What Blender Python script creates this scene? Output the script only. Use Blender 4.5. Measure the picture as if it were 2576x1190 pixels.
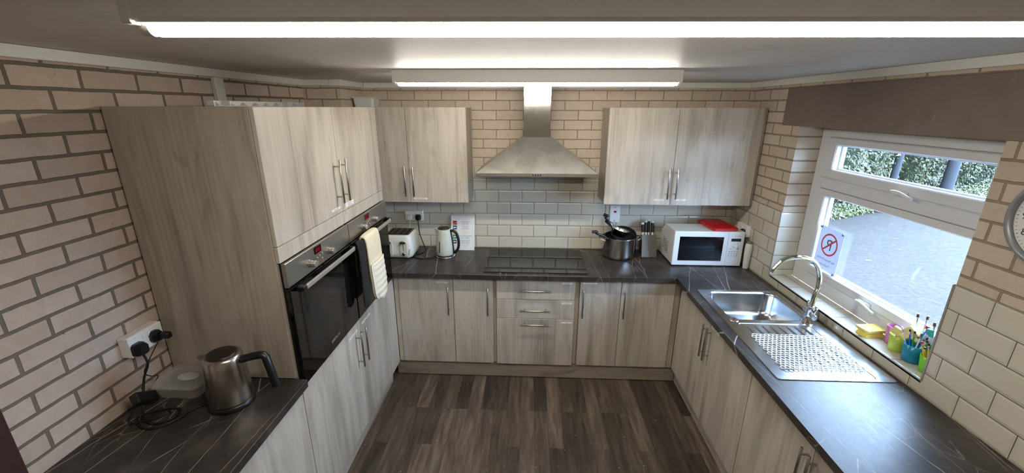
import bpy, bmesh, math, random
from mathutils import Matrix, Vector
random.seed(7)
PI = math.pi
for o in list(bpy.data.objects): bpy.data.objects.remove(o)
SC = bpy.context.scene
COL = SC.collection
ZO = 0.035                      # the measured heights count from 35 mm above the floor

# ------------------------------------------------------------------ camera
F_PX = 1039.3
yaw, pitch, roll = math.radians(-2.484), math.radians(17.343), math.radians(-0.120)
def cam_axes(yaw, pitch, roll):
    sy, cy, sp, cp = math.sin(yaw), math.cos(yaw), math.sin(pitch), math.cos(pitch)
    f = Vector((sy*cp, cy*cp, -sp)); r = Vector((cy, -sy, 0)); d = f.cross(r)
    cr, sr = math.cos(roll), math.sin(roll)
    return cr*r + sr*d, -sr*r + cr*d, f
cam_d = bpy.data.cameras.new('camera'); cam = bpy.data.objects.new('camera', cam_d); COL.objects.link(cam)
cam_d.sensor_fit = 'HORIZONTAL'; cam_d.sensor_width = 36.0; cam_d.lens = F_PX/2576*36; cam_d.clip_start = 0.02
r_, d_, f_ = cam_axes(yaw, pitch, roll)
M = Matrix((r_, -d_, -f_)).transposed().to_4x4(); M.translation = Vector((-0.100, -3.462, 2.095+ZO))
cam.matrix_world = M
SC.camera = cam

# ------------------------------------------------------------------ world, light, exposure
SC.view_settings.view_transform = 'Standard'; SC.view_settings.look = 'None'
SC.view_settings.gamma = 1.0; SC.view_settings.use_curve_mapping = False
SC.view_settings.exposure = 0.95
TUBE_L = 62.0
SKY_L = 18.0
w = bpy.data.worlds.new('sky'); SC.world = w; w.use_nodes = True
wn = w.node_tree.nodes; bg = wn['Background']; bg.inputs[0].default_value = (0.47, 0.67, 1.0, 1); bg.inputs[1].default_value = SKY_L
SC.cycles.max_bounces = 10; SC.cycles.diffuse_bounces = 5; SC.cycles.glossy_bounces = 5; SC.cycles.transparent_max_bounces = 12
SC.cycles.sample_clamp_indirect = 6.0; SC.cycles.caustics_reflective = False; SC.cycles.caustics_refractive = False

# ------------------------------------------------------------------ materials
def lin(c): return c/12.92 if c <= 0.04045 else ((c+0.055)/1.055)**2.4
def S(h):
    h = h.lstrip('#'); return tuple(lin(int(h[i:i+2], 16)/255) for i in (0, 2, 4)) + (1.0,)
class NT:
    def __init__(s, name):
        s.m = bpy.data.materials.new(name); s.m.use_nodes = True; s.t = s.m.node_tree; s.n = s.t.nodes; s.l = s.t.links
        s.b = s.n['Principled BSDF']; s.out = s.n['Material Output']
    def N(s, typ, **kw):
        n = s.n.new(typ)
        for k, v in kw.items():
            if k == 'ins':
                for a, b in v.items():
                    if hasattr(b, 'is_output'): s.l.new(b, n.inputs[a])
                    else: n.inputs[a].default_value = b
            else: setattr(n, k, v)
        return n
    def L(s, a, b): s.l.new(a, b)
    def P(s, **kw):
        for k, v in kw.items():
            k = k.replace('_', ' ')
            if hasattr(v, 'is_output'): s.l.new(v, s.b.inputs[k])
            else: s.b.inputs[k].default_value = v
        return s
    def math(s, op, a, b=None, c=None, clamp=False):
        n = s.N('ShaderNodeMath', operation=op, use_clamp=clamp)
        for i, x in enumerate((a, b, c)):
            if x is None: continue
            if hasattr(x, 'is_output'): s.l.new(x, n.inputs[i])
            else: n.inputs[i].default_value = x
        return n.outputs[0]
    def mix(s, f, a, b, typ='MIX'):
        n = s.N('ShaderNodeMix', data_type='RGBA', blend_type=typ)
        for i, x in ((0, f), (6, a), (7, b)):
            if hasattr(x, 'is_output'): s.l.new(x, n.inputs[i])
            else: n.inputs[i].default_value = x
        return n.outputs[2]
    def ramp(s, fac, stops):
        n = s.N('ShaderNodeValToRGB'); s.l.new(fac, n.inputs[0]); e = n.color_ramp.elements
        while len(e) > 1: e.remove(e[-1])
        e[0].position, e[0].color = stops[0]
        for p, c in stops[1:]:
            x = e.new(p); x.color = c
        return n.outputs[0]
    def pos(s): return s.N('ShaderNodeNewGeometry').outputs['Position']
    def noise(s, vec, scale, detail=3, rough=0.5, dist=0.0):
        return s.N('ShaderNodeTexNoise', ins={'Vector': vec, 'Scale': scale, 'Detail': detail, 'Roughness': rough, 'Distortion': dist}).outputs['Fac']
    def mapv(s, vec, loc=(0, 0, 0), rot=(0, 0, 0), scale=(1, 1, 1)):
        return s.N('ShaderNodeMapping', ins={'Vector': vec, 'Location': loc, 'Rotation': rot, 'Scale': scale}).outputs[0]
    def bump(s, h, strength=0.3, dist=0.01, normal=None):
        n = s.N('ShaderNodeBump', ins={'Height': h, 'Strength': strength, 'Distance': dist})
        if normal is not None: s.l.new(normal, n.inputs['Normal'])
        return n.outputs[0]
def plain(name, col, rough=0.5, metal=0.0, noise=0.0, spec=0.5, coat=0.0, trans=0.0, nscale=30):
    t = NT(name); t.P(Base_Color=col, Roughness=rough, Metallic=metal)
    t.b.inputs['Specular IOR Level'].default_value = spec; t.b.inputs['Coat Weight'].default_value = coat
    t.b.inputs['Transmission Weight'].default_value = trans
    if noise:
        f = t.noise(t.N('ShaderNodeTexCoord').outputs['Object'], nscale, 4)
        a = tuple(x*(1-noise) for x in col[:3]) + (1,); b = tuple(min(1, x*(1+noise)) for x in col[:3]) + (1,)
        t.L(t.mix(f, a, b), t.b.inputs['Base Color'])
    return t.m
def wood(name, axis, k=(1.0, 1.0, 1.0)):
    t = NT(name); p = t.pos(); rnd = t.N('ShaderNodeObjectInfo').outputs['Random']
    off = t.N('ShaderNodeVectorMath', operation='SCALE', ins={0: (13.0, 7.0, 19.0), 'Scale': rnd}).outputs[0]
    p = t.N('ShaderNodeVectorMath', operation='ADD', ins={0: p, 1: off}).outputs[0]
    sc = {'x': (0.10, 1, 1), 'y': (1, 0.10, 1), 'z': (1, 1, 0.10)}[axis]
    v = t.mapv(p, scale=sc)
    broad = t.noise(v, 9, 3, 0.55, 0.5)
    sc2 = tuple(x if x < 1 else 1.0 for x in {'x': (0.035, 1, 1), 'y': (1, 0.035, 1), 'z': (1, 1, 0.035)}[axis])
    fine = t.noise(t.mapv(p, scale=sc2), 90, 4, 0.6, 0.0)
    sc3 = {'x': (0.25, 1, 1), 'y': (1, 0.25, 1), 'z': (1, 1, 0.25)}[axis]
    blot = t.noise(t.mapv(p, loc=(3, 5, 2), scale=sc3), 11, 4, 0.6, 1.4)
    c = t.ramp(broad, [(0.30, S('#948b7e')), (0.44, S('#b5ac9f')), (0.58, S('#c5bdb0')), (0.72, S('#aaa194'))])
    c = t.mix(t.math('MULTIPLY', t.ramp(blot, [(0.57, (0, 0, 0, 1)), (0.74, (1, 1, 1, 1))]), 0.55), c, S('#847a6e'))
    c = t.mix(0.16, c, t.ramp(fine, [(0.35, S('#82796d')), (0.6, S('#cdc6ba'))]))
    # arched growth rings
    rings = t.N('ShaderNodeTexWave', wave_type='RINGS', rings_direction={'x': 'X', 'y': 'Y', 'z': 'Z'}[axis], ins={'Vector': t.mapv(p, loc=(0.1, 0.2, 0.3), rot=(0.06, 0.05, 0.04), scale=tuple(x*(1 if x < 1 else 1.0) for x in sc3)), 'Scale': 14.0, 'Distortion': 3.5, 'Detail': 2.0, 'Detail Scale': 0.8}).outputs['Fac']
    gate = t.ramp(t.noise(t.mapv(p, loc=(7, 1, 4), scale=sc3), 5, 2), [(0.50, (0, 0, 0, 1)), (0.62, (1, 1, 1, 1))])
    c = t.mix(t.math('MULTIPLY', t.math('MULTIPLY', t.ramp(rings, [(0.55, (0, 0, 0, 1)), (0.9, (1, 1, 1, 1))]), gate), 0.22), c, S('#857b6f'))
    c = t.mix(1.0, c, (*k, 1), 'MULTIPLY')
    t.P(Base_Color=c, Roughness=0.5, Normal=t.bump(fine, 0.05, 0.002))
    return t.m
def brick_mat(name, plane, u0, v0, bw, rh, c1, c2, mortar, ms=0.005):
    t = NT(name); p = t.pos(); sep = t.N('ShaderNodeSeparateXYZ', ins={0: p})
    u = sep.outputs['X'] if plane == 'x' else sep.outputs['Y']
    u = t.math('SUBTRACT', u, u0 - 40*bw); v = t.math('SUBTRACT', sep.outputs['Z'], v0 + ZO - 40*rh)
    nz = t.N('ShaderNodeTexNoise', ins={'Vector': p, 'Scale': 14, 'Detail': 3}).outputs['Color']
    wob = t.N('ShaderNodeVectorMath', operation='MULTIPLY_ADD', ins={0: nz, 1: (0.006, 0.006, 0), 2: (-0.003, -0.003, 0)}).outputs[0]
    cv = t.N('ShaderNodeCombineXYZ', ins={0: u, 1: v}).outputs[0]
    cv = t.N('ShaderNodeVectorMath', operation='ADD', ins={0: cv, 1: wob}).outputs[0]
    b = t.N('ShaderNodeTexBrick', offset=0.5, offset_frequency=2, ins={'Vector': cv, 'Color1': c1, 'Color2': c2, 'Mortar': mortar, 'Scale': 1.0, 'Mortar Size': ms, 'Mortar Smooth': 0.25, 'Bias': 0.0, 'Brick Width': bw, 'Row Height': rh})
    n1 = t.noise(p, 28, 5, 0.6); n2 = t.noise(p, 220, 3, 0.6)
    c = t.mix(0.55, b.outputs['Color'], t.mix(n1, S('#b3aaa3'), S('#ffffff')), 'MULTIPLY')
    pit = t.ramp(t.noise(p, 48, 2, 0.5), [(0.22, (1, 1, 1, 1)), (0.27, (0, 0, 0, 1))])
    c = t.mix(t.math('MULTIPLY', pit, 0.55), c, S('#5c4c42'))
    h = t.math('ADD', t.math('MULTIPLY', b.outputs['Fac'], -1.0), t.math('MULTIPLY', t.math('ADD', n2, n1), 0.12))
    t.P(Base_Color=c, Roughness=0.85, Normal=t.bump(h, 0.9, 0.006))
    t.b.inputs['Specular IOR Level'].default_value = 0.25
    return t.m
def tile_mat(name, plane, u0, v0, bw=0.2035, rh=0.1025, col='#cbc5b6', horiz=False):
    t = NT(name); p = t.pos(); sep = t.N('ShaderNodeSeparateXYZ', ins={0: p})
    u = sep.outputs['X'] if plane == 'x' else sep.outputs['Y']
    vv = sep.outputs['X'] if horiz else t.math('SUBTRACT', sep.outputs['Z'], ZO)
    u = t.math('SUBTRACT', u, u0 - 40*bw); v = t.math('SUBTRACT', vv, v0 - 40*rh)
    cv = t.N('ShaderNodeCombineXYZ', ins={0: u, 1: v}).outputs[0]
    def B(ms, sm): return t.N('ShaderNodeTexBrick', offset=0.5, offset_frequency=2, ins={'Vector': cv, 'Color1': S(col), 'Color2': S('#c4beae'), 'Mortar': S('#4f4b46'), 'Scale': 1.0, 'Mortar Size': ms, 'Mortar Smooth': sm, 'Bias': 0.0, 'Brick Width': bw, 'Row Height': rh})
    b1 = B(0.0016, 0.05); b2 = B(0.0125, 0.9)
    c = b1.outputs['Color']
    h = t.math('ADD', t.math('MULTIPLY', b2.outputs['Fac'], -1.0), t.math('MULTIPLY', b1.outputs['Fac'], -0.5))
    t.P(Base_Color=c, Roughness=t.math('ADD', 0.14, t.math('MULTIPLY', b1.outputs['Fac'], 0.6)), Normal=t.bump(h, 0.55, 0.004))
    return t.m
def stone_mat():
    t = NT('dark_marble_laminate'); p = t.pos()
    nz = t.N('ShaderNodeTexNoise', ins={'Vector': p, 'Scale': 5, 'Detail': 4}).outputs['Color']
    d = t.N('ShaderNodeVectorMath', operation='MULTIPLY_ADD', ins={0: nz, 1: (0.022, 0.022, 0.022), 2: (-0.011, -0.011, -0.011)}).outputs[0]
    q = t.N('ShaderNodeVectorMath', operation='ADD', ins={0: p, 1: d}).outputs[0]
    def veins(rot, scale, sc, width, msk, loc):
        v = t.mapv(q, loc=loc, rot=(0, 0, rot), scale=sc)
        e = t.N('ShaderNodeTexVoronoi', feature='DISTANCE_TO_EDGE', ins={'Vector': v, 'Scale': scale}).outputs['Distance']
        l = t.ramp(e, [(0.0, (1, 1, 1, 1)), (width, (0, 0, 0, 1))])
        m = t.ramp(t.noise(p, 4.5, 3, 0.6), [(msk, (0, 0, 0, 1)), (msk+0.12, (1, 1, 1, 1))])
        return t.math('MULTIPLY', l, m)
    v1 = veins(0.75, 3.0, (1.0, 0.18, 0.6), 0.0030, 0.36, (0.3, 0.8, 0))
    v2 = veins(-0.6, 4.6, (1.0, 0.16, 0.6), 0.0036, 0.40, (2.3, 1.1, 0))
    v3 = veins(0.2, 15, (1, 0.5, 1), 0.02, 0.55, (1.1, 0.2, 0))
    vv = t.math('MAXIMUM', t.math('MAXIMUM', v1, v2), t.math('MULTIPLY', v3, 0.45), clamp=True)
    base = t.ramp(t.noise(q, 7, 6, 0.65), [(0.3, S('#1d1a19')), (0.5, S('#302b29')), (0.72, S('#4d4540'))])
    c = t.mix(t.math('MULTIPLY', vv, 0.8), base, S('#c3bbb2'))
    t.P(Base_Color=c, Roughness=t.math('ADD', 0.34, t.math('MULTIPLY', t.noise(p, 60, 3), 0.12)), Normal=t.bump(t.noise(p, 150, 3), 0.06, 0.002))
    t.b.inputs['Specular IOR Level'].default_value = 0.6
    return t.m
def floor_mat():
    t = NT('dark_plank_vinyl'); p = t.pos(); sep = t.N('ShaderNodeSeparateXYZ', ins={0: p})
    cv = t.N('ShaderNodeCombineXYZ', ins={0: t.math('ADD', sep.outputs['Y'], 40.0), 1: t.math('ADD', sep.outputs['X'], 40.02)}).outputs[0]
    b = t.N('ShaderNodeTexBrick', offset=0.37, offset_frequency=3, squash=1.0, ins={'Vector': cv, 'Color1': (0, 0, 0, 1), 'Color2': (1, 1, 1, 1), 'Mortar': (0.2, 0.2, 0.2, 1), 'Scale': 1.0, 'Mortar Size': 0.0008, 'Mortar Smooth': 0.1, 'Bias': 0.0, 'Brick Width': 0.93, 'Row Height': 0.0975})
    tint = t.N('ShaderNodeSeparateColor', ins={0: b.outputs['Color']}).outputs[0]
    offv = t.N('ShaderNodeCombineXYZ', ins={0: t.math('MULTIPLY', tint, 37.0), 1: t.math('MULTIPLY', tint, 11.0)}).outputs[0]
    q = t.N('ShaderNodeVectorMath', operation='ADD', ins={0: p, 1: offv}).outputs[0]
    g1 = t.noise(t.mapv(q, scale=(1, 0.12, 1)), 22, 5, 0.6, 0.6); g2 = t.noise(t.mapv(q, scale=(1, 0.05, 1)), 110, 4, 0.65)
    g3 = t.noise(t.mapv(q, scale=(1, 0.5, 1)), 6, 4, 0.6, 1.0)
    c = t.ramp(g1, [(0.30, S('#332c28')), (0.5, S('#665c54')), (0.70, S('#8a7e72'))])
    c = t.mix(0.35, c, t.ramp(g2, [(0.3, S('#221c19')), (0.65, S('#74685d'))]))
    c = t.mix(0.8, c, t.mix(tint, S('#756f6c'), S('#fff8f0')), 'MULTIPLY')
    c = t.mix(t.math('MULTIPLY', t.ramp(g3, [(0.62, (0, 0, 0, 1)), (0.72, (1, 1, 1, 1))]), 0.4), c, S('#241e1b'))
    c = t.mix(t.math('MULTIPLY', b.outputs['Fac'], 0.7), c, S('#1c1816'))
    fl = t.ramp(t.noise(p, 70, 1, 0.4), [(0.785, (0, 0, 0, 1)), (0.79, (1, 1, 1, 1))])
    c = t.mix(fl, c, S('#bdb6a8'))
    t.P(Base_Color=c, Roughness=0.42, Normal=t.bump(g2, 0.12, 0.002))
    return t.m
def steel(name, col='#c2c0bb', rough=0.28, streak=(1, 1, 60), bump=0.03, nscale=8):
    t = NT(name); p = t.N('ShaderNodeTexCoord').outputs['Object']
    n = t.noise(t.mapv(p, scale=streak), nscale, 3)
    t.P(Base_Color=S(col), Metallic=1.0, Roughness=t.math('ADD', rough-0.06, t.math('MULTIPLY', n, 0.14)))
    if bump: t.P(Normal=t.bump(n, bump, 0.002))
    return t.m
def smudged_steel(name, rough):
    t = NT(name); p = t.N('ShaderNodeTexCoord').outputs['Object']
    n = t.noise(p, 9, 5, 0.6, 0.8); n2 = t.noise(t.mapv(p, scale=(1, 40, 40)), 6, 3)
    t.P(Base_Color=t.mix(n, S('#9d9a92'), S('#d2d0c8')), Metallic=1.0, Roughness=t.math('ADD', rough, t.math('MULTIPLY', n, rough*0.33)), Normal=t.bump(n2, 0.03, 0.002))
    return t.m
def pane_mat():
    t = NT('window_glass'); tr = t.N('ShaderNodeBsdfTransparent', ins={'Color': (0.95, 0.97, 0.97, 1)}); gl = t.N('ShaderNodeBsdfGlossy', ins={'Roughness': 0.02})
    bf = t.N('ShaderNodeNewGeometry').outputs['Backfacing']; ior = t.math('ADD', 1.45, t.math('MULTIPLY', bf, 1/1.45-1.45))
    fr = t.math('MULTIPLY', t.N('ShaderNodeFresnel', ins={'IOR': ior}).outputs[0], 0.5)
    smear = t.ramp(t.noise(t.mapv(t.pos(), scale=(1, 1, 2.2)), 5, 5, 0.65, 1.2), [(0.55, (0, 0, 0, 1)), (0.8, (1, 1, 1, 1))])
    df = t.N('ShaderNodeBsdfDiffuse', ins={'Color': (0.8, 0.82, 0.85, 1)})
    m1 = t.N('ShaderNodeMixShader', ins={0: fr, 1: tr.outputs[0], 2: gl.outputs[0]})
    m2 = t.N('ShaderNodeMixShader', ins={0: t.math('MULTIPLY', smear, 0.012), 1: m1.outputs[0], 2: df.outputs[0]})
    t.L(m2.outputs[0], t.out.inputs[0]); return t.m
def clear_plastic(name, col=(0.9, 0.92, 0.93, 1), opaque=0.35, rough=0.2):
    t = NT(name); tr = t.N('ShaderNodeBsdfTransparent', ins={'Color': col}); t.P(Base_Color=col, Roughness=rough)
    m = t.N('ShaderNodeMixShader', ins={0: opaque, 1: tr.outputs[0], 2: t.b.outputs[0]})
    t.L(m.outputs[0], t.out.inputs[0]); return t.m
def emit(name, col, strength):
    t = NT(name); e = t.N('ShaderNodeEmission', ins={'Color': col, 'Strength': strength}); t.L(e.outputs[0], t.out.inputs[0]); return t.m
def ceil_mat():
    t = NT('painted_ceiling'); p = t.pos(); n = t.noise(p, 3, 4, 0.6); n2 = t.noise(p, 90, 3)
    st = t.ramp(t.noise(t.mapv(p, loc=(0.2, 0.1, 0), scale=(1, 1.6, 1)), 4.2, 5, 0.6, 0.7), [(0.60, (0, 0, 0, 1)), (0.66, (1, 1, 1, 1))])
    t.P(Base_Color=t.mix(t.math('MULTIPLY', st, 0.35), t.mix(n, S('#e0dcd8'), S('#e8e4e0')), S('#c4bfba')), Roughness=0.5, Normal=t.bump(t.math('ADD', n2, n), 0.05, 0.003)); t.b.inputs['Specular IOR Level'].default_value = 0.14; return t.m
def gravel_mat():
    t = NT('pale_tarmac'); p = t.pos()
    n = t.noise(p, 60, 5, 0.7); n2 = t.noise(p, 1.3, 4, 0.6)
    c = t.mix(n2, (0.026, 0.0178, 0.0126, 1), (0.043, 0.030, 0.0205, 1)); c = t.mix(0.85, c, t.ramp(t.noise(p, 16, 5, 0.75), [(0.38, S('#5f5b57')), (0.62, S('#f5f2ee'))]), 'MULTIPLY')
    v = t.noise(p, 9, 2, 0.5); c = t.mix(t.ramp(v, [(0.70, (0, 0, 0, 1)), (0.74, (0.7, 0.7, 0.7, 1))]), c, (0.09, 0.055, 0.03, 1))
    t.P(Base_Color=c, Roughness=0.9, Normal=t.bump(n, 0.25, 0.01)); return t.m
def leaf_mat(name, a, b):
    t = NT(name); p = t.pos(); n = t.noise(p, 3.5, 4, 0.6); n2 = t.noise(p, 35, 2)
    c = t.mix(n, S(a), S(b)); c = t.mix(t.math('MULTIPLY', n2, 0.5), c, S('#5c5a24'))
    t.P(Base_Color=c, Roughness=0.45); return t.m
def lintel_mat():
    t = NT('brown_concrete'); p = t.pos(); n = t.noise(p, 12, 6, 0.65); n2 = t.noise(p, 120, 4)
    c = t.mix(n, S('#6e6057'), S('#81736a'))
    sp = t.ramp(t.noise(t.mapv(p, scale=(1, 1, 0.35)), 34, 2, 0.4), [(0.72, (0, 0, 0, 1)), (0.77, (1, 1, 1, 1))])
    c = t.mix(t.math('MULTIPLY', sp, 0.35), c, S('#a59a90'))
    t.P(Base_Color=c, Roughness=0.8, Normal=t.bump(n2, 0.3, 0.004)); return t.m

OAK_SHADE = (0.86, 0.83, 0.80)  # same oak as the doors, shade put into the colour for sides and kickboard
WZ, WX, WY = wood('pale_oak_upright', 'z'), wood('shaded_oak_lengthways', 'x', OAK_SHADE), wood('pale_oak_across', 'y')
WZ_SHADE = wood('shaded_oak_upright', 'z', OAK_SHADE)
STONE, FLOOR, CEIL, PANE = stone_mat(), floor_mat(), ceil_mat(), pane_mat()
BR1, BR2, MORT = S('#d4c5b3'), S('#c8b8a6'), S('#978c7b')
BRICK_L = brick_mat('buff_brick_left', 'y', -2.045, 1.114, 0.2265, 0.0742, S('#d8c6b8'), S('#cbb8a9'), S('#7f766a'), 0.0065)
BRICK_B = brick_mat('buff_brick_back', 'x', -0.489, 1.998, 0.2195, 0.0752, BR1, BR2, MORT, 0.0037)
BRICK_R = brick_mat('buff_brick_right', 'y', -0.375, 1.844, 0.2195, 0.0755, BR1, BR2, MORT, 0.0055)
BRICK_P = brick_mat('buff_brick_pier', 'x', -1.60, 1.998, 0.2195, 0.0752, BR1, BR2, MORT, 0.0045)
TILE_B = tile_mat('cream_tile_back', 'x', -0.368-0.2025/2, 0.91, 0.2025)
TILE_R = tile_mat('cream_tile_right', 'y', -0.483, 0.91, 0.205)
TILE_REV = tile_mat('cream_tile_reveal', 'y', -0.3, 0.91, 50.0)
TILE_SILL = tile_mat('cream_tile_sill', 'y', -0.58, 1.604, 0.205, 0.1, horiz=True)
LINTEL = lintel_mat()
WHITE_P = plain('white_plastic', S('#d9d8d2'), 0.32, noise=0.02)
UPVC = plain('white_window_plastic', S('#d6d7d9'), 0.28, noise=0.02)
WHITE_PAINT = plain('white_trunking', S('#d5d3cc'), 0.4, noise=0.03)
BLACK_P = plain('black_plastic', S('#121214'), 0.35, noise=0.1)
BLACK_RUB = plain('black_cable', S('#0d0d0e'), 0.5, noise=0.1)
BLACK_GL = plain('black_glass', S('#08080a'), 0.04, spec=0.6, noise=0.05)
HOB_GL = plain('black_hob_glass', S('#050506'), 0.02, spec=0.28, noise=0.05)
STEEL = steel('brushed_steel'); STEEL_D = steel('satin_steel_panel', '#b8b3ac', 0.36, (1, 60, 60), 0.02)
STEEL_H = steel('handle_steel', '#b5b2ab', 0.25, (40, 40, 1), 0.0)
STEEL_S = steel('sink_steel', '#c4c6c8', 0.20, (1, 1, 1), 0.02, 25)
STEEL_K = steel('kettle_steel', '#bab4ad', 0.24, (1, 1, 30), 0.02)
HOODS = smudged_steel('smudged_steel', 0.36); CHIM = smudged_steel('smudged_chimney_steel', 0.075)
CHROME = plain('chrome', S('#d8d9da'), 0.06, 1.0, noise=0.02)
PAPER = plain('white_paper', S('#e6e6e2'), 0.7, noise=0.02)
INK = plain('dark_ink', S('#33353b'), 0.7, noise=0.05)
DARK_GAP = plain('dark_recess', S('#151312'), 0.8, noise=0.1)
MIRRORISH = plain('pot_steel', S('#b9b5b0'), 0.10, 1.0, noise=0.04)

# ------------------------------------------------------------------ mesh helpers
class MB:
    def __init__(s): s.v = []; s.f = []; s.mi = []; s.sm = []
    def add(s, vs, fs, mi=0, sm=False):
        o = len(s.v); s.v += [Vector(v) for v in vs]
        for f in fs: s.f.append([i+o for i in f]); s.mi.append(mi); s.sm.append(sm)
        return s
    def addbm(s, bm, mi=0, sm=False):
        bm.verts.index_update(); s.add([v.co.copy() for v in bm.verts], [[v.index for v in f.verts] for f in bm.faces], mi, sm); bm.free(); return s
    def box(s, x0, x1, y0, y1, z0, z1, b=0.0, mi=0, seg=1, sm=False):
        bm = bmesh.new(); bmesh.ops.create_cube(bm, size=1)
        for v in bm.verts: v.co = Vector(((x0+x1)/2+v.co.x*(x1-x0), (y0+y1)/2+v.co.y*(y1-y0), (z0+z1)/2+v.co.z*(z1-z0)))
        if b > 0: bmesh.ops.bevel(bm, geom=bm.edges[:], offset=b, segments=seg, profile=0.5, affect='EDGES')
        return s.addbm(bm, mi, sm)
    def merge(s, o, mat=None, mi=None):
        n = len(s.v); s.v += [(mat @ v if mat else v.copy()) for v in o.v]; s.f += [[i+n for i in f] for f in o.f]
        s.mi += (o.mi if mi is None else [mi]*len(o.mi)); s.sm += o.sm; return s
    def xf(s, mat): s.v = [mat @ v for v in s.v]; return s
    def ring(s, c, ax, r, n):
        ax = Vector(ax).normalized(); t = Vector((0, 0, 1)) if abs(ax.z) < 0.9 else Vector((1, 0, 0))
        a = ax.cross(t).normalized(); b = ax.cross(a)
        return [Vector(c)+a*(r*math.cos(2*PI*i/n))+b*(r*math.sin(2*PI*i/n)) for i in range(n)]
    def cyl(s, p0, p1, r0, r1=None, n=20, mi=0, caps=True, bev=0.0):
        r1 = r0 if r1 is None else r1; p0, p1 = Vector(p0), Vector(p1); ax = (p1-p0).normalized(); L = (p1-p0).length
        rows = [(p0, r0), (p1, r1)] if bev <= 0 else [(p0, r0-bev), (p0+ax*bev, r0), (p1-ax*bev, r1), (p1, r1-bev)]
        vs = []
        for c, r in rows: vs += s.ring(c, ax, r, n)
        fs = [[k*n+i, (k+1)*n+i, (k+1)*n+(i+1) % n, k*n+(i+1) % n] for k in range(len(rows)-1) for i in range(n)]
        s.add(vs, [f[::-1] for f in fs], mi, True)
        if caps:
            k = len(rows)-1
            s.add(vs[:n], [list(range(n))], mi); s.add(vs[k*n:], [list(range(n))[::-1]], mi)
        return s
    def tube(s, pts, r, n=10, mi=0, smooth=True, caps=True, sub=6):
        P = [Vector(p) for p in pts]
        if smooth and len(P) > 2:
            Q = []
            for i in range(len(P)-1):
                a, b, c, d = P[max(i-1, 0)], P[i], P[i+1], P[min(i+2, len(P)-1)]
                for k in range(sub):
                    t = k/sub; Q.append(0.5*((2*b)+(c-a)*t+(2*a-5*b+4*c-d)*t*t+(3*b-a-3*c+d)*t**3))
            P = Q+[P[-1]]
        m = len(P); R = r if isinstance(r, (list, tuple)) else None
        vs = []; up = None
        for i, p in enumerate(P):
            t = (P[min(i+1, m-1)]-P[max(i-1, 0)]).normalized()
            if up is None: up = Vector((0, 0, 1)) if abs(t.z) < 0.9 else Vector((1, 0, 0))
            up = (up-t*up.dot(t))
            if up.length < 1e-6: up = t.orthogonal()
            up.normalize(); w_ = t.cross(up)
            rr = r if R is None else R[0]+(R[1]-R[0])*i/(m-1) if len(R) == 2 else r[min(int(i/(m-1)*(len(R)-1)), len(R)-1)]
            vs += [p+up*(rr*math.cos(2*PI*k/n))+w_*(rr*math.sin(2*PI*k/n)) for k in range(n)]
        fs = [[i*n+k, (i+1)*n+k, (i+1)*n+(k+1) % n, i*n+(k+1) % n] for i in range(m-1) for k in range(n)]
        s.add(vs, [f[::-1] for f in fs], mi, True)
        if caps: s.add(vs[:n], [list(range(n))], mi); s.add(vs[-n:], [list(range(n))[::-1]], mi)
        return s
    def lathe(s, prof, c=(0, 0, 0), n=40, mi=0, sm=True):
        vs = []; c = Vector(c)
        for r, z in prof: vs += [c+Vector((r*math.cos(2*PI*i/n), r*math.sin(2*PI*i/n), z)) for i in range(n)]
        fs = [[k*n+i, k*n+(i+1) % n, (k+1)*n+(i+1) % n, (k+1)*n+i] for k in range(len(prof)-1) for i in range(n)]
        return s.add(vs, fs, mi, sm)
    def disc(s, c, ax, r, n=32, mi=0): return s.add(s.ring(c, ax, r, n), [list(range(n))[::-1]], mi)
    def loft(s, rings, mi=0, sm=True, cap0=True, cap1=True):
        n = len(rings[0]); vs = [v for r in rings for v in r]
        s.add(vs, [[k*n+i, k*n+(i+1) % n, (k+1)*n+(i+1) % n, (k+1)*n+i] for k in range(len(rings)-1) for i in range(n)], mi, sm)
        if cap0: s.add(rings[0], [list(range(n))[::-1]], mi)
        if cap1: s.add(rings[-1], [list(range(n))], mi)
        return s
    def text(s, body, size, mat, mi=0, align='CENTER', ext=0.0, squash=None):
        cu = bpy.data.curves.new('lettering', 'FONT'); cu.body = body; cu.size = size; cu.align_x = align; cu.align_y = 'CENTER'; cu.resolution_u = 2
        cu.extrude = ext
        o = bpy.data.objects.new('lettering', cu); me = bpy.data.meshes.new_from_object(o)
        vs = [v.co.copy() for v in me.vertices]
        if squash and vs:
            wd = max(v.x for v in vs)-min(v.x for v in vs)
            if wd > squash:
                for v in vs: v.x *= squash/wd
        s.add([mat @ v for v in vs], [list(p.vertices) for p in me.polygons], mi)
        bpy.data.objects.remove(o); bpy.data.curves.remove(cu); bpy.data.meshes.remove(me); return s
def rrect(x0, x1, y0, y1, r, z, n=6):
    out = []
    for cx, cy, a0 in ((x1-r, y1-r, 0), (x0+r, y1-r, 90), (x0+r, y0+r, 180), (x1-r, y0+r, 270)):
        for k in range(n+1):
            a = math.radians(a0+90*k/n); out.append(Vector((cx+r*math.cos(a), cy+r*math.sin(a), z)))
    return out
def Fr(face, o):
    """text/plate frames: x right, y up, z towards the viewer, for a surface facing -y (back), +x (left), -x (right), +z (top)"""
    ax = {'back': ((1, 0, 0), (0, 0, 1), (0, -1, 0)), 'left': ((0, 1, 0), (0, 0, 1), (1, 0, 0)),
          'right': ((0, -1, 0), (0, 0, 1), (-1, 0, 0)), 'top': ((1, 0, 0), (0, 1, 0), (0, 0, 1))}[face]
    m = Matrix(ax).transposed().to_4x4(); m.translation = Vector(o); return m
ROOT = {}
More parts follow.
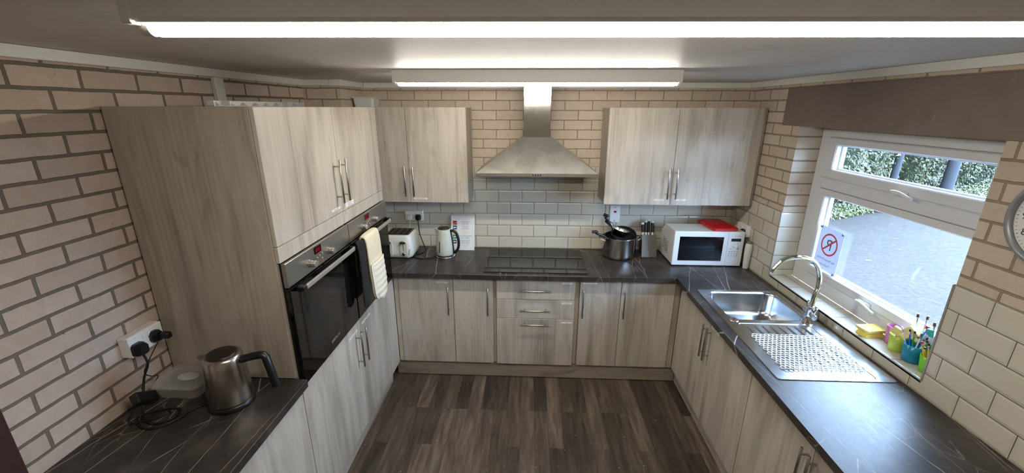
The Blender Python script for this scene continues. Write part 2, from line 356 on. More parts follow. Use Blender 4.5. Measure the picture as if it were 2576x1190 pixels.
def mesh_of(name, mb, mats, inv):
    me = bpy.data.meshes.new(name)
    me.from_pydata([tuple(inv @ v) for v in mb.v], [], mb.f)
    for m in (mats if isinstance(mats, (list, tuple)) else [mats]): me.materials.append(m)
    me.polygons.foreach_set('material_index', mb.mi); me.polygons.foreach_set('use_smooth', mb.sm); me.update()
    return me
def meta(o, label=None, cat=None, group=None, kind=None):
    if label: o['label'] = label
    if cat: o['category'] = cat
    if group: o['group'] = group
    if kind: o['kind'] = kind
    return o
def T(name, label, cat, loc=(0, 0, 0), rz=0.0, group=None):
    """a thing: an Empty at its base; loc is in measured coordinates"""
    o = bpy.data.objects.new(name, None); COL.objects.link(o); o.empty_display_size = 0.05
    o.matrix_world = Matrix.Translation(Vector(loc)) @ Matrix.Rotation(rz, 4, 'Z'); o.location.z += ZO
    ROOT[o.name] = Matrix.Translation(Vector(loc)) @ Matrix.Rotation(rz, 4, 'Z')
    return meta(o, label, cat, group)
def part(par, name, mb, mats, local=False, label=None, kind=None):
    """a part (or, under a part, a sub-part); vertices are in measured room coordinates unless local"""
    R = ROOT[par.name]; inv = Matrix() if local else R.inverted()
    o = bpy.data.objects.new(name, mesh_of(name, mb, mats, inv)); COL.objects.link(o); o.parent = par; ROOT[o.name] = R
    return meta(o, label, None, None, kind)
def solo(name, label, cat, mb, mats, group=None, kind=None):
    """a thing that is one mesh, its origin at the middle of its base"""
    lo = Vector([min(v[i] for v in mb.v) for i in range(3)]); hi = Vector([max(v[i] for v in mb.v) for i in range(3)])
    c = Vector(((lo.x+hi.x)/2, (lo.y+hi.y)/2, lo.z))
    o = bpy.data.objects.new(name, mesh_of(name, mb, mats, Matrix.Translation(-c))); COL.objects.link(o)
    o.location = c+Vector((0, 0, ZO)); ROOT[o.name] = Matrix.Translation(c)
    return meta(o, label, cat, group, kind)
def struct(name, mb, mats, label=None): return solo(name, label, None, mb, mats, kind='structure')
def B(*a, **k): return MB().box(*a, **k)

# ------------------------------------------------------------------ key dimensions (metres, heights above worktop datum)
FL = -ZO; XN, XW = -1.735, 1.608; ZC = 2.282; WT = 0.91; ZT = 2.096; XL = -1.134; YBK = 0.006; YFR = -4.7
XD = 1.04                         # door faces of the right-hand run
YB = -0.59                        # door faces of the back run
# ------------------------------------------------------------------ shell
struct('floor', B(XN-0.1, XW+0.3, YFR, 0.2, FL-0.05, FL), FLOOR)
struct('ceiling', B(XN-0.1, XW+0.3, YFR, 0.2, ZC, ZC+0.06), CEIL)
struct('wall_left', B(XN-0.12, XN, YFR, 0.2, FL, ZC), BRICK_L)
struct('wall_back', B(XN, XW+0.2, YBK, YBK+0.15, FL, ZC), BRICK_B)
struct('wall_front', B(XN, XW+0.3, YFR-0.1, YFR, FL, ZC), plain('plain_wall_paint', S('#b9b2a6'), 0.7, noise=0.03))
WY0, WY1, WZ0, WZ1 = -1.867, -0.672, 0.972, 1.985
m = MB()
m.box(XW, 1.90, YFR, WY0, FL, ZC); m.box(XW, 1.90, WY1, YBK, FL, ZC); m.box(XW, 1.90, WY0, WY1, FL, WZ0-0.02); m.box(XW, 1.90, WY0, WY1, WZ1+0.01, ZC)
struct('wall_right', m, BRICK_R)
struct('wall_corner', B(XN, -1.462, -0.40, YBK, FL, ZC), BRICK_P)
# concrete lintel over the window
m = B(XW-0.004, 1.895, -2.6, -0.478, 1.985, 2.222, b=0.003); struct('lintel', m, LINTEL)
# tiles: back, right (around the opening), reveal, sill
struct('wall_tile_back', B(-1.455, 1.60, 0.0, 0.0055, WT+0.002, 1.627), TILE_B)
m = MB(); m.box(1.602, 1.6075, WY1, -0.002, WT+0.002, 1.4225); m.box(1.602, 1.6075, YFR, WY0, WT+0.002, 1.4225); m.box(1.602, 1.6075, WY0, WY1, WT+0.002, WZ0)
struct('wall_tile_right', m, TILE_R)
m = MB(); m.box(1.602, 1.752, WY1-0.006, WY1, WZ0, 1.4225); m.box(1.602, 1.752, WY0, WY0+0.006, WZ0, 1.4225); struct('wall_tile_reveal', m, TILE_REV)
struct('window_sill', B(1.602, 1.752, WY0, WY1, WZ0-0.014, WZ0, b=0.0015), TILE_SILL)
# tile edge strips around the opening
m = MB()
m.box(1.599, 1.603, WY1-0.004, WY1+0.004, WZ0, 1.4225); m.box(1.599, 1.603, WY0-0.004, WY0+0.004, WZ0, 1.4225)
m.box(1.599, 1.606, WY0, WY1, WZ0-0.003, WZ0+0.0015); m.box(1.600, 1.6075, WY1, -0.002, 1.4215, 1.426); m.box(1.600, 1.6075, -3.2, WY0, 1.4215, 1.426)
struct('trim_1', m, plain('tile_edge_strip', S('#8e8b84'), 0.4, noise=0.05))
# white trunking under the ceiling
def trunk(name, *a):
    m = MB(); m.box(*a, b=0.002); return struct(name, m, WHITE_PAINT)
trunk('trim_2', XN+0.001, XN+0.02, -2.9, -0.402, 2.241, ZC-0.001)
m = MB(); m.box(XN+0.02, -1.462+0.02, -0.42, -0.401, 2.241, ZC-0.001, b=0.002); m.box(-1.525, -1.440, -0.423, -0.400, 2.239, ZC-0.0005, b=0.002); m.box(-1.461, -1.442, -0.40, -0.016, 2.241, ZC-0.001, b=0.002)
struct('trim_3', m, WHITE_PAINT)
trunk('trim_4', -1.442, XW-0.022, -0.014, YBK-0.001, 2.241, ZC-0.001)
trunk('trim_5', XW-0.020, XW-0.001, -3.4, -0.001, 2.241, ZC-0.001)
trunk('trim_6', XN+0.001, XN+0.024, -1.285, -1.222, 2.10, 2.24)
# brown door casing at the near end of the left wall
m = MB(); m.box(XN+0.001, XN+0.05, -2.60, -2.494, FL, ZC-0.05, b=0.004); struct('door_1', m, plain('dark_red_wood', S('#3a1d16'), 0.45, noise=0.25))

# ------------------------------------------------------------------ window
win = bpy.data.objects.new('window_1', None); COL.objects.link(win); win.location = (1.79, -1.27, WZ0+ZO); win['kind'] = 'structure'; ROOT['window_1'] = Matrix.Translation((1.79, -1.27, WZ0))
def rect_frame(mb, x0, x1, y0, y1, z0, z1, wl, wr, wb, wt, b=0.004, mi=0):
    mb.box(x0, x1, y0, y1, z0, z0+wb, b=b, mi=mi); mb.box(x0, x1, y0, y1, z1-wt, z1, b=b, mi=mi)
    mb.box(x0, x1, y0, y0+wr, z0+wb-b, z1-wt+b, b=b, mi=mi); mb.box(x0, x1, y1-wl, y1, z0+wb-b, z1-wt+b, b=b, mi=mi); return mb
fy0, fy1, fz0, fz1 = WY0-0.001, -0.6785, 0.9725, 1.972
m = rect_frame(MB(), 1.753, 1.82, fy0, fy1, fz0, fz1, 0.082, 0.055, 0.0855, 0.046)
m.box(1.753, 1.82, fy0+0.05, fy1-0.08, 1.612, 1.676, b=0.004)
part(win, 'frame', m, UPVC)
m = B(1.752, 1.80, WY0+0.006, WY1-0.006, 1.970, 1.984); part(win, 'sealant', m, plain('cream_sealant', S('#cdbb95'), 0.6, noise=0.08))
def sash(nm, z0, z1, ww, hz, hy):
    y0, y1 = fy0+0.050, fy1-0.080
    s_ = rect_frame(MB(), 1.742, 1.81, y0, y1, z0, z1, ww, ww, ww*0.66, ww*0.5, b=0.006)
    rect_frame(s_, 1.775, 1.795, y0+ww-0.004, y1-ww+0.004, z0+ww*0.66-0.004, z1-ww*0.5+0.004, 0.014, 0.014, 0.012, 0.012, b=0.003)
    so = part(win, nm, s_, UPVC)
    part(so, 'pane', B(1.783, 1.787, y0+ww, y1-ww, z0+ww*0.6, z1-ww*0.46), PANE)
    h = MB(); h.box(1.734, 1.742, hy-0.055, hy+0.03, hz-0.013, hz+0.013, b=0.003)
    h.cyl((1.736, hy+0.01, hz), (1.716, hy+0.01, hz), 0.011, 0.010, 14); h.tube([(1.717, hy+0.018, hz+0.004), (1.712, hy-0.03, hz+0.006), (1.714, hy-0.085, hz-0.008), (1.716, hy-0.105, hz-0.012)], 0.0085, 10)
    part(so, 'handle', h, WHITE_P)
sash('top_sash', 1.680, 1.925, 0.085, 1.692, -1.345)
sash('lower_sash', 1.060, 1.610, 0.078, 1.073, -1.315)

# ------------------------------------------------------------------ outside
OUTB = brick_mat('sky_blocker_brick', 'y', 0.0, 0.0, 0.225, 0.075, S('#a98a74'), S('#93745f'), S('#8b8478'))
m = MB(); m.box(1.72, 1.92, -11, 9, ZC+0.07, 5.6); m.box(1.72, 1.905, 0.21, 9, -0.17, ZC+0.07); m.box(1.91, 1.93, -11, YFR-0.11, -0.17, ZC+0.07); struct('wall_sky_blocker', m, OUTB)  # unseen house wall, added to shade the yard from the sky
GZ = -0.17
struct('ground', B(1.9, 40, -25, 40, GZ-0.1, GZ), gravel_mat())
hd = Vector((0.885, 0.466, 0)); hn = Vector((-0.466, 0.885, 0)); h0 = Vector((4.3, 4.63, GZ))
LEAF = leaf_mat('hedge_leaf', '#1b200c', '#3a3f19'); LEAF2 = leaf_mat('bank_grass', '#2e360f', '#4d5218')
def leafy(mb, n, fn, size, mi=0):
    for _ in range(n):
        p, nrm = fn(); nrm = (nrm+Vector((random.gauss(0, .5), random.gauss(0, .5), random.gauss(0, .5)))).normalized()
        a = nrm.orthogonal().normalized(); b = nrm.cross(a); t = random.random()*6.28; a, b = a*math.cos(t)+b*math.sin(t), b*math.cos(t)-a*math.sin(t)
        l = size*random.uniform(.6, 1.3); w_ = l*random.uniform(.4, .6)
        mb.add([p-a*l, p-b*w_+nrm*l*.15, p+a*l, p+b*w_+nrm*l*.15], [[0, 1, 2], [0, 2, 3]], mi)
m = MB()
nu, nv = 60, 12; g = []
def hedge_pt(u, v):
    bul = 0.35*math.sin(u*1.7)+0.25*math.sin(u*3.9+1+v*2)+0.2*math.sin(u*7.3+v*5)
    return h0+hd*(u)+hn*(0.25-0.55*math.sin(min(v, 1)*PI*0.85)+bul*0.5+0.2)+Vector((0, 0, 0.02+v*2.9))
g = [[hedge_pt(14.5*i/nu, j/nv) for i in range(nu+1)] for j in range(nv+1)]
vs = [p for r in g for p in r]; m.add(vs, [[j*(nu+1)+i, j*(nu+1)+i+1, (j+1)*(nu+1)+i+1, (j+1)*(nu+1)+i] for j in range(nv) for i in range(nu)], 1, True)
def hp():
    u, v = random.uniform(0, 14.5), random.random()**0.8
    return hedge_pt(u, v)+hn*random.uniform(-0.32, 0.05), -hn+Vector((0, 0, 0.6))
leafy(m, 30000, hp, 0.045)
solo('hedge', 'tall dense green hedge along the far side of the tarmac yard outside', 'hedge', m, [LEAF, plain('hedge_depth', S('#1c2917'), 0.8, noise=0.4)])
m = MB()
def gp():
    u = random.uniform(0, 14.5); k = random.random(); wdt = 0.5 if u < 6.5 else 0.9+0.5*math.sin(u)
    return h0+hd*u-hn*(k*wdt-0.1)+Vector((0, 0, 0.02+random.random()*0.10)), Vector((0, 0, 1))-hn*0.8
leafy(m, 9000, gp, 0.036)
o = solo('grass', 'bright green grass verge along the foot of the hedge', 'grass', m, LEAF2, kind='stuff')
TRUNK = plain('trunk_bark', S('#23262c'), 0.8, noise=0.3)
for i, (u, dn, r, lab) in enumerate(((6.35, 0.55, 0.13, 'dark post standing before the hedge, thicker of the two'), (3.9, 0.45, 0.075, 'dark post standing before the hedge, thinner of the two'))):
    p = h0+hd*u-hn*dn; m = MB(); m.cyl(p+Vector((0, 0, -0.02)), p+Vector((0.03, 0, 2.6)), r, r*0.8, 14); solo('post', lab, 'post', m, TRUNK)

# ------------------------------------------------------------------ worktops
m = B(XN+0.001, -1.100, -2.49, -1.9005, 0.872, WT, b=0.0015)
solo('worktop', 'dark marbled worktop under the stainless steel kettle beside the oven tower', 'worktop', m, STONE)
m = B(XN+0.02, XW-0.008, -0.635, -0.0005, 0.872, WT, b=0.0015)
solo('worktop', 'dark marbled worktop with the black hob set into it, along the back wall', 'worktop', m, STONE)
m = MB(); sx0, sx1, sy0, sy1 = 1.075, 1.56, -1.235, -0.845; wx0, wx1, wy0, wy1 = 0.983, 1.6005, -3.2, -0.636
xs, ys = [wx0, sx0, sx1, wx1], [wy0, sy0, sy1, wy1]
for i in range(3):
    for j in range(3):
        if i == 1 and j == 1: continue
        for z, fl in ((WT, False), (0.872, True)):
            q = [(xs[i], ys[j], z), (xs[i+1], ys[j], z), (xs[i+1], ys[j+1], z), (xs[i], ys[j+1], z)]
            m.add(q, [[0, 1, 2, 3][::-1] if fl else [0, 1, 2, 3]])
def side(a, b): m.add([(a[0], a[1], 0.872), (b[0], b[1], 0.872), (b[0], b[1], WT), (a[0], a[1], WT)], [[0, 1, 2, 3]])
side((wx0, wy1), (wx0, wy0)); side((wx0, wy0), (wx1, wy0)); side((wx1, wy0), (wx1, wy1)); side((wx1, wy1), (wx0, wy1))
side((sx0, sy0), (sx0, sy1)); side((sx0, sy1), (sx1, sy1)); side((sx1, sy1), (sx1, sy0)); side((sx1, sy0), (sx0, sy0))
solo('worktop', 'dark marbled worktop with the sink set into it, under the window', 'worktop', m, STONE)

# ------------------------------------------------------------------ cabinets
def bar_handle(face, c, axis, L=0.232, off=0.034, r=0.006):
    """steel bar handle; c on the door face, axis 'z' upright or 'h' level"""
    m = MB(); F = Fr(face, c)
    a = Vector((0, 1, 0)) if axis == 'z' else Vector((1, 0, 0))
    m.cyl(F @ (a*(-L/2)+Vector((0, 0, off))), F @ (a*(L/2)+Vector((0, 0, off))), r, n=14, bev=0.0012)
    for s_ in (-1, 1):
        e = a*(s_*(L/2-0.035)); m.cyl(F @ (e+Vector((0, 0, 0.0005))), F @ (e+Vector((0, 0, off))), 0.0045, n=10)
    return m
def label_plate(face, c, wd, ht, lines):
    m = MB(); F = Fr(face, c); q = MB().box(-wd/2, wd/2, -ht/2, ht/2, 0.0002, 0.0008); m.merge(q, F)
    n = len(lines)
    for i, t in enumerate(lines):
        y = ht*((n-1)/2-i)/n*0.9
        m.text(t, ht/n*0.78, F @ Matrix.Translation((0, y, 0.0011)), 1, squash=wd*0.86)
    return m
def boards(x0, x1, y0, y1, z0, z1, open_, t=0.018, mids=()):
    """carcass of boards, open towards open_"""
    m = MB(); m.box(x0, x1, y0, y1, z0, z0+t); m.box(x0, x1, y0, y1, z1-t, z1)
    if open_ in ('-y',):
        m.box(x0, x0+t, y0, y1, z0+t, z1-t); m.box(x1-t, x1, y0, y1, z0+t, z1-t); m.box(x0+t, x1-t, y1-0.006, y1, z0+t, z1-t)
    else:
        m.box(x0, x1, y0, y0+t, z0+t, z1-t); m.box(x0, x1, y1-t, y1, z0+t, z1-t)
        if open_ == '+x': m.box(x0, x0+0.006, y0+t, y1-t, z0+t, z1-t)
        else: m.box(x1-0.006, x1, y0+t, y1-t, z0+t, z1-t)
    for z in mids: m.box(x0+0.01, x1-0.02, y0+t, y1-t, z-t/2, z+t/2)
    return m
TH = 0.018
def front(par, name, face, plane, a0, a1, z0, z1, handle=None, lab=None, mat=None, text=None):
    """door / drawer front / filler; a0..a1 along x (back) or y (sides)"""
    g_ = 0.0015
    if face == 'back': m = B(a0+g_, a1-g_, plane, plane+TH, z0, z1, b=0.0012); mt = mat or WZ
    elif face == 'left': m = B(plane-TH, plane, a0+g_, a1-g_, z0, z1, b=0.0012); mt = mat or WZ
    else: m = B(plane, plane+TH, a0+g_, a1-g_, z0, z1, b=0.0012); mt = mat or WZ
    d = part(par, name, m, mt, label=lab)
    pt = (lambda a, z: (a, plane-0.0002, z)) if face == 'back' else (lambda a, z: (plane+(0.0002 if face == 'left' else -0.0002), a, z))
    if handle:
        ha, hz, ax = handle; part(d, 'handle', bar_handle(face, pt(ha, hz), ax), STEEL_H)
    if text:
        ta, tz, tw, th, lines = text; part(d, 'paper_label', label_plate(face, pt(ta, tz), tw, th, lines), [PAPER, INK])
    return d
# oven towers
TY = (-1.899, -1.272, -0.642)
OZ0, OZ1 = 0.866, 1.468
for i in (0, 1):
    y0, y1 = TY[i], TY[i+1]
    t = T('oven_tower_cabinet', ('tall pale oak oven cabinet with the wide side panel facing the steel kettle' if i == 0 else 'tall pale oak oven cabinet holding the oven with the mitts, near the toaster'), 'cabinet', (-1.43, (y0+y1)/2, FL), group='oven towers')
    cz = boards(XN+0.03, XL-TH-0.002, y0+(0.019 if i == 0 else 0.0005), y1-0.0005, 0.12, ZT, '+x', mids=(OZ0-0.012, OZ1+0.012))
    part(t, 'carcass', cz, WZ_SHADE)
    if i == 0: part(t, 'end_panel', B(XN+0.012, XL-TH-0.002, y0, y0+0.018, WT+0.001, ZT, b=0.001), WZ_SHADE)
    else: part(t, 'corner_filler', B(XL-TH, XL-0.002, y1+0.0005, YB-0.002, 0.12, 0.855), WZ)
    part(t, 'foot_panel', B(XL-0.052-0.015, XL-0.052, y0+0.001, y1-0.001, FL+0.001, 0.118), WY)
    hy = y1-0.046 if i == 0 else y0+0.026
    front(t, 'upper_door', 'left', XL, y0, y1, 1.543, ZT-0.001, (hy, 1.715, 'z'), None, None, ((-1.352, 1.573, 0.10, 0.013, ['Spare Cups']) if i == 0 else (-1.180, 1.568, 0.112, 0.026, ['Baby Toys', 'Baby Food'])))
    front(t, 'filler_strip', 'left', XL, y0, y1, 1.4715, 1.540, mat=WZ)
    front(t, 'lower_door', 'left', XL, y0+0.001, y1, 0.124, 0.858, (hy+0.008, 0.685, 'z'), None, None, ((-1.338, 0.802, 0.118, 0.015, ['Cleaning Cloths']) if i == 0 else (-1.142, 0.807, 0.128, 0.015, ['Cleaning Supplies'])))
# base cabinet left (near)
t = T('base_cabinet', 'pale oak base cabinet under the stainless steel kettle worktop', 'cabinet', (-1.43, -2.2, FL), group='base cabinets')
part(t, 'carcass', boards(XN+0.03, XL-TH-0.002, -2.49, -1.9015, 0.12, 0.871, '+x'), WZ)
front(t, 'door', 'left', XL, -2.49, -1.9, 0.124, 0.866)
part(t, 'foot_panel', B(XL-0.067, XL-0.052, -2.49, -1.9005, FL+0.001, 0.118), WY)
# back run
Z0, Z1 = 0.126, 0.866
KY = -0.535
t = T('base_cabinet', 'pale oak two-door base cabinet left of the drawers, below the white kettle', 'cabinet', (-0.73, -0.3, FL), group='base cabinets')
part(t, 'carcass', boards(-1.10, -0.366, YB+TH+0.002, -0.02, Z0, 0.871, '-y'), WZ)
part(t, 'corner_filler', B(XL+0.001, -1.0995, YB+0.004, YB+TH, Z0, 0.871), WZ)
front(t, 'door', 'back', YB, -1.098, -0.676, Z0, Z1, (-0.711, 0.680, 'z'), None, None, (-0.76, 0.822, 0.092, 0.012, ['Cups  Jugs']))
front(t, 'door', 'back', YB, -0.675, -0.370, Z0, Z1, (-0.409, 0.680, 'z'))
t = T('filler_panel', 'narrow pale oak filler strip left of the drawers', 'panel', (-0.355, -0.5, Z0), group='filler strips'); 
part(t, 'strip', B(-0.364, -0.346, YB+0.020, YB+0.036, Z0, 0.871), WZ_SHADE)
t = T('drawer_cabinet', 'pale oak three-drawer cabinet under the hob', 'cabinet', (-0.05, -0.3, FL), group='base cabinets')
part(t, 'carcass', boards(-0.344, 0.256, YB+TH+0.002, -0.02, Z0, 0.871, '-y'), WZ)
for z0, z1, hz, tx, tz, txt in ((0.696, 0.862, 0.776, 0.193, 0.834, 'Utensils'), (0.535, 0.692, 0.613, 0.193, 0.668, 'Tablecloths'), (Z0-0.004, 0.531, 0.492, 0.200, 0.504, 'Trays')):
    front(t, 'drawer', 'back', YB, -0.344, 0.256, z0, z1, (-0.045, hz, 'h'), None, None, (tx, tz, 0.078, 0.014, [txt]))
t = T('filler_panel', 'narrow pale oak filler strip right of the drawers', 'panel', (0.27, -0.5, Z0), group='filler strips')
part(t, 'strip', B(0.258, 0.286, YB+0.020, YB+0.036, Z0, 0.871), WZ_SHADE)
t = T('base_cabinet', 'pale oak two-door base cabinet right of the drawers, below the stacked pans', 'cabinet', (0.65, -0.3, FL), group='base cabinets')
part(t, 'carcass', boards(0.290, 1.00, YB+TH+0.002, -0.02, Z0, 0.871, '-y'), WZ)
front(t, 'door', 'back', YB, 0.290, 0.597, Z0, Z1, (0.312, 0.680, 'z'), None, None, (0.363, 0.838, 0.105, 0.013, ['Hot Drinks Supply']))
front(t, 'door', 'back', YB, 0.598, 0.996, Z0, Z1, (0.620, 0.680, 'z'))
part(t, 'corner_filler', B(0.998, XD-0.002, YB+0.004, YB+TH, Z0, 0.871), WZ_SHADE)
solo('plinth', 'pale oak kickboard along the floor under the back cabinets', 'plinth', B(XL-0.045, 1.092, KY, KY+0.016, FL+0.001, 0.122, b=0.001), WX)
# right run
for i, (y0, y1, ym) in enumerate(((-1.62, -0.625, -1.118), (-2.61, -1.624, -2.108))):
    t = T('base_cabinet', ('pale oak two-door sink cabinet under the stainless steel sink' if i == 0 else 'pale oak two-door base cabinet nearer than the sink cabinet, under the bare worktop'), 'cabinet', (1.3, (y0+y1)/2, FL), group='base cabinets')
    part(t, 'carcass', (MB().box(XD+TH+0.002, XW-0.02, y0, y0+0.018, Z0, 0.871).box(XD+TH+0.002, XW-0.02, y1-0.018, y1, Z0, 0.871).box(XD+TH+0.002, XW-0.02, y0+0.018, y1-0.018, Z0, Z0+0.018)), WZ)
    front(t, 'door', 'right', XD, ym, y1, Z0, Z1, (ym+0.026, 0.680, 'z'))
    front(t, 'door', 'right', XD, y0, ym, Z0, Z1, (ym-0.022, 0.680, 'z'), None, None, ((ym-0.064, 0.800, 0.112, 0.015, ['Cleaning'])) if i == 0 else None)
    if i == 0: part(t, 'corner_filler', B(XD+0.002, XD+TH, y1+0.001, YB+0.003, Z0, 0.871), WZ)
solo('plinth', 'pale oak kickboard along the floor under the window-side cabinets', 'plinth', B(1.094, 1.110, -2.61, KY+0.015, FL+0.001, 0.122, b=0.001), WY)
# wall units
def wall_unit(label, x0, xm, x1, lefth, righth, texts, closed):
    t = T('wall_cabinet', label, 'cabinet', ((x0+x1)/2, -0.15, 1.378), group='wall cabinets')
    m = boards(x0, x1, -0.284, -0.003, 1.384, ZT-0.002, '-y'); part(t, 'carcass', m, WZ_SHADE)
    front(t, 'door', 'back', -0.304, x0, xm, 1.380, ZT, (lefth, 1.548, 'z'), None, None, texts[0])
    front(t, 'door', 'back', -0.304, xm, x1, 1.380, ZT, (righth, 1.548, 'z'), None, None, texts[1]); return t
wall_unit('pale oak two-door wall cabinet above the toaster, beside the oven towers', -1.455, -1.036, -0.580, -1.062, -0.998, (None, (-0.957, 1.410, 0.112, 0.0125, ['General Supplies'])), 0)
t = wall_unit('pale oak two-door wall cabinet above the microwave, beside the window wall', 0.472, 0.975, 1.577, 0.941, 1.003, ((0.891, 1.420, 0.074, 0.0125, ['Hot Drink Supplies']), (1.056, 1.421, 0.078, 0.0135, ['Mugs'])), 0)
part(t, 'end_filler', B(1.579, 1.6005, -0.286, -0.268, 1.384, ZT-0.002), WZ_SHADE)
# ------------------------------------------------------------------ ceiling lights
GLOW = emit('lit_tube', (1.0, 0.95, 0.85, 1), TUBE_L)
def batten(label, xl, yf, rz=0.0):
    c0 = Vector((xl+0.75, yf+0.05, 2.193)); t = T('strip_light', label, 'light', c0, rz, group='ceiling strip lights')
    ROOT[t.name] = Matrix.Translation(c0)
    m = MB(); x0, x1 = xl, xl+1.51
    sec = [(yf, ZC-0.001), (yf, 2.226), (yf+0.005, 2.220), (yf+0.059, 2.220), (yf+0.064, 2.226), (yf+0.064, ZC-0.001)]
    m.loft([[Vector((x, y, z)) for y, z in sec] for x in (x0+0.02, x1-0.02)], 0, False)
    part(t, 'housing', m, WHITE_PAINT)
    for x in (x0, x1-0.02): part(t, 'end_cap', B(x, x+0.02, yf-0.002, yf+0.066, 2.217, ZC-0.0005, b=0.003), WHITE_P)
    m = MB(); c = Vector((0, yf+0.031, 2.2190)); n = 14
    def sec2(x, r): return [Vector((x, c.y+r*math.cos(PI+PI*i/n), c.z+1.05*r*math.sin(PI+PI*i/n))) for i in range(n+1)]
    m.loft([sec2(x0+0.026, 0.012), sec2(x0+0.034, 0.0155), sec2(x1-0.034, 0.0155), sec2(x1-0.026, 0.012)], 0, True)
    part(t, 'tube', m, GLOW)
    for xa, xb in ((x0+0.006, x0+0.0255), (x1-0.0255, x1-0.006)):
        m = MB(); m.loft([sec2(xa, 0.012), sec2(xa+0.004, 0.0150), sec2(xb, 0.0150)], 0, True); part(t, 'tube_cap', m, WHITE_P)
batten('lit strip light on the ceiling in front of the cooker hood', -0.835, -1.17)
batten('larger-looking lit strip light over the middle of the room, away from the hood', -0.735, -2.762, math.radians(1.7))

# ------------------------------------------------------------------ ovens
for i in (0, 1):
    y0, y1 = TY[i]+0.006, TY[i+1]-0.002; yc = (y0+y1)/2
    t = T('built_in_oven', ('black glass built-in oven with bare handle, nearer the steel kettle' if i == 0 else 'black glass built-in oven with mitts over its handle, nearer the toaster'), 'oven', (-1.40, yc, OZ0), group='built-in ovens')
    part(t, 'body', B(XN+0.06, XL-0.004, TY[i]+0.021, TY[i+1]-0.021, OZ0+0.002, OZ1-0.001), DARK_GAP)
    fp = part(t, 'control_panel', B(XL-0.003, XL+0.016, y0, y1, 1.357, 1.467, b=0.002), STEEL_D)
    dr = part(t, 'oven_door', B(XL-0.002, XL+0.018, y0+0.001, y1-0.001, 0.872, 1.350, b=0.003), BLACK_GL)
    m = B(XL+0.0181, XL+0.0186, y0+0.07, y1-0.07, 0.955, 1.275); part(dr, 'viewing_window', m, plain('smoked_window', S('#141416'), 0.06, spec=0.6, noise=0.08))
    F = Fr('left', (XL+0.0190, yc+0.01, 0.928)); m = MB()
    m.text('BOSCH', 0.022, F @ Matrix.Translation((0.012, 0, 0))); q = [F @ Vector((-0.036+0.009*math.cos(a), 0.009*math.sin(a), 0)) for a in [k*PI/10 for k in range(20)]]
    q2 = [F @ Vector((-0.036+0.0075*math.cos(a), 0.0075*math.sin(a), 0)) for a in [k*PI/10 for k in range(20)]]
    m.add(q+q2, [[k, (k+1) % 20, 20+(k+1) % 20, 20+k] for k in range(20)]); m.add([F @ Vector(v) for v in ((-0.042, -0.0015, 0), (-0.030, -0.0015, 0), (-0.030, 0.0015, 0), (-0.042, 0.0015, 0))], [[0, 1, 2, 3]])
    part(dr, 'maker_mark', m, plain('silver_print', S('#a5a5a2'), 0.5, noise=0.03))
    hz = 1.333
    m = B(XL+0.044, XL+0.056, y0+0.075, y1-0.022, hz-0.012, hz+0.012, b=0.005, seg=2); part(dr, 'handle', m, plain('silver_grip', S('#b9b7b0'), 0.35, 0.6, noise=0.03))
    for ya, yb in ((y0+0.045, y0+0.0745), (y1-0.0215, y1-0.004)): part(dr, 'handle_bracket', B(XL+0.0185, XL+0.055, ya, yb, hz-0.012, hz+0.012, b=0.004), BLACK_P)
    for dy in (-0.122, 0.064):
        y = yc+dy; m = MB(); m.cyl((XL+0.0165, y, 1.399), (XL+0.022, y, 1.399), 0.0185, n=24); m.cyl((XL+0.022, y, 1.399), (XL+0.047, y, 1.399), 0.0165, 0.0155, n=24, bev=0.0015)
        kn = part(fp, 'knob', m, plain('knob_silver', S('#b4b1a8'), 0.3, 0.7, noise=0.03))
    y = yc-0.040; m = B(XL+0.0155, XL+0.0175, y-0.033, y+0.033, 1.424, 1.458, b=0.002)
    ds = part(fp, 'display', m, BLACK_GL)
    m = MB(); m.box(XL+0.0176, XL+0.0180, y-0.022, y+0.020, 1.431, 1.451); part(fp, 'clock_digits', m, emit('red_digits', (0.45, 0.008, 0.03, 1), 0.22))
    for k, (dy, dz) in enumerate(((-0.055, 1.402), (-0.030, 1.406), (-0.005, 1.410), (-0.010, 1.385), (-0.055, 1.378))):
        m = MB().cyl((XL+0.0162, yc+dy, dz), (XL+0.021, yc+dy, dz), 0.006, n=12, bev=0.001); part(fp, 'button', m, plain('button_silver', S('#a9a69d'), 0.35, 0.6, noise=0.03))

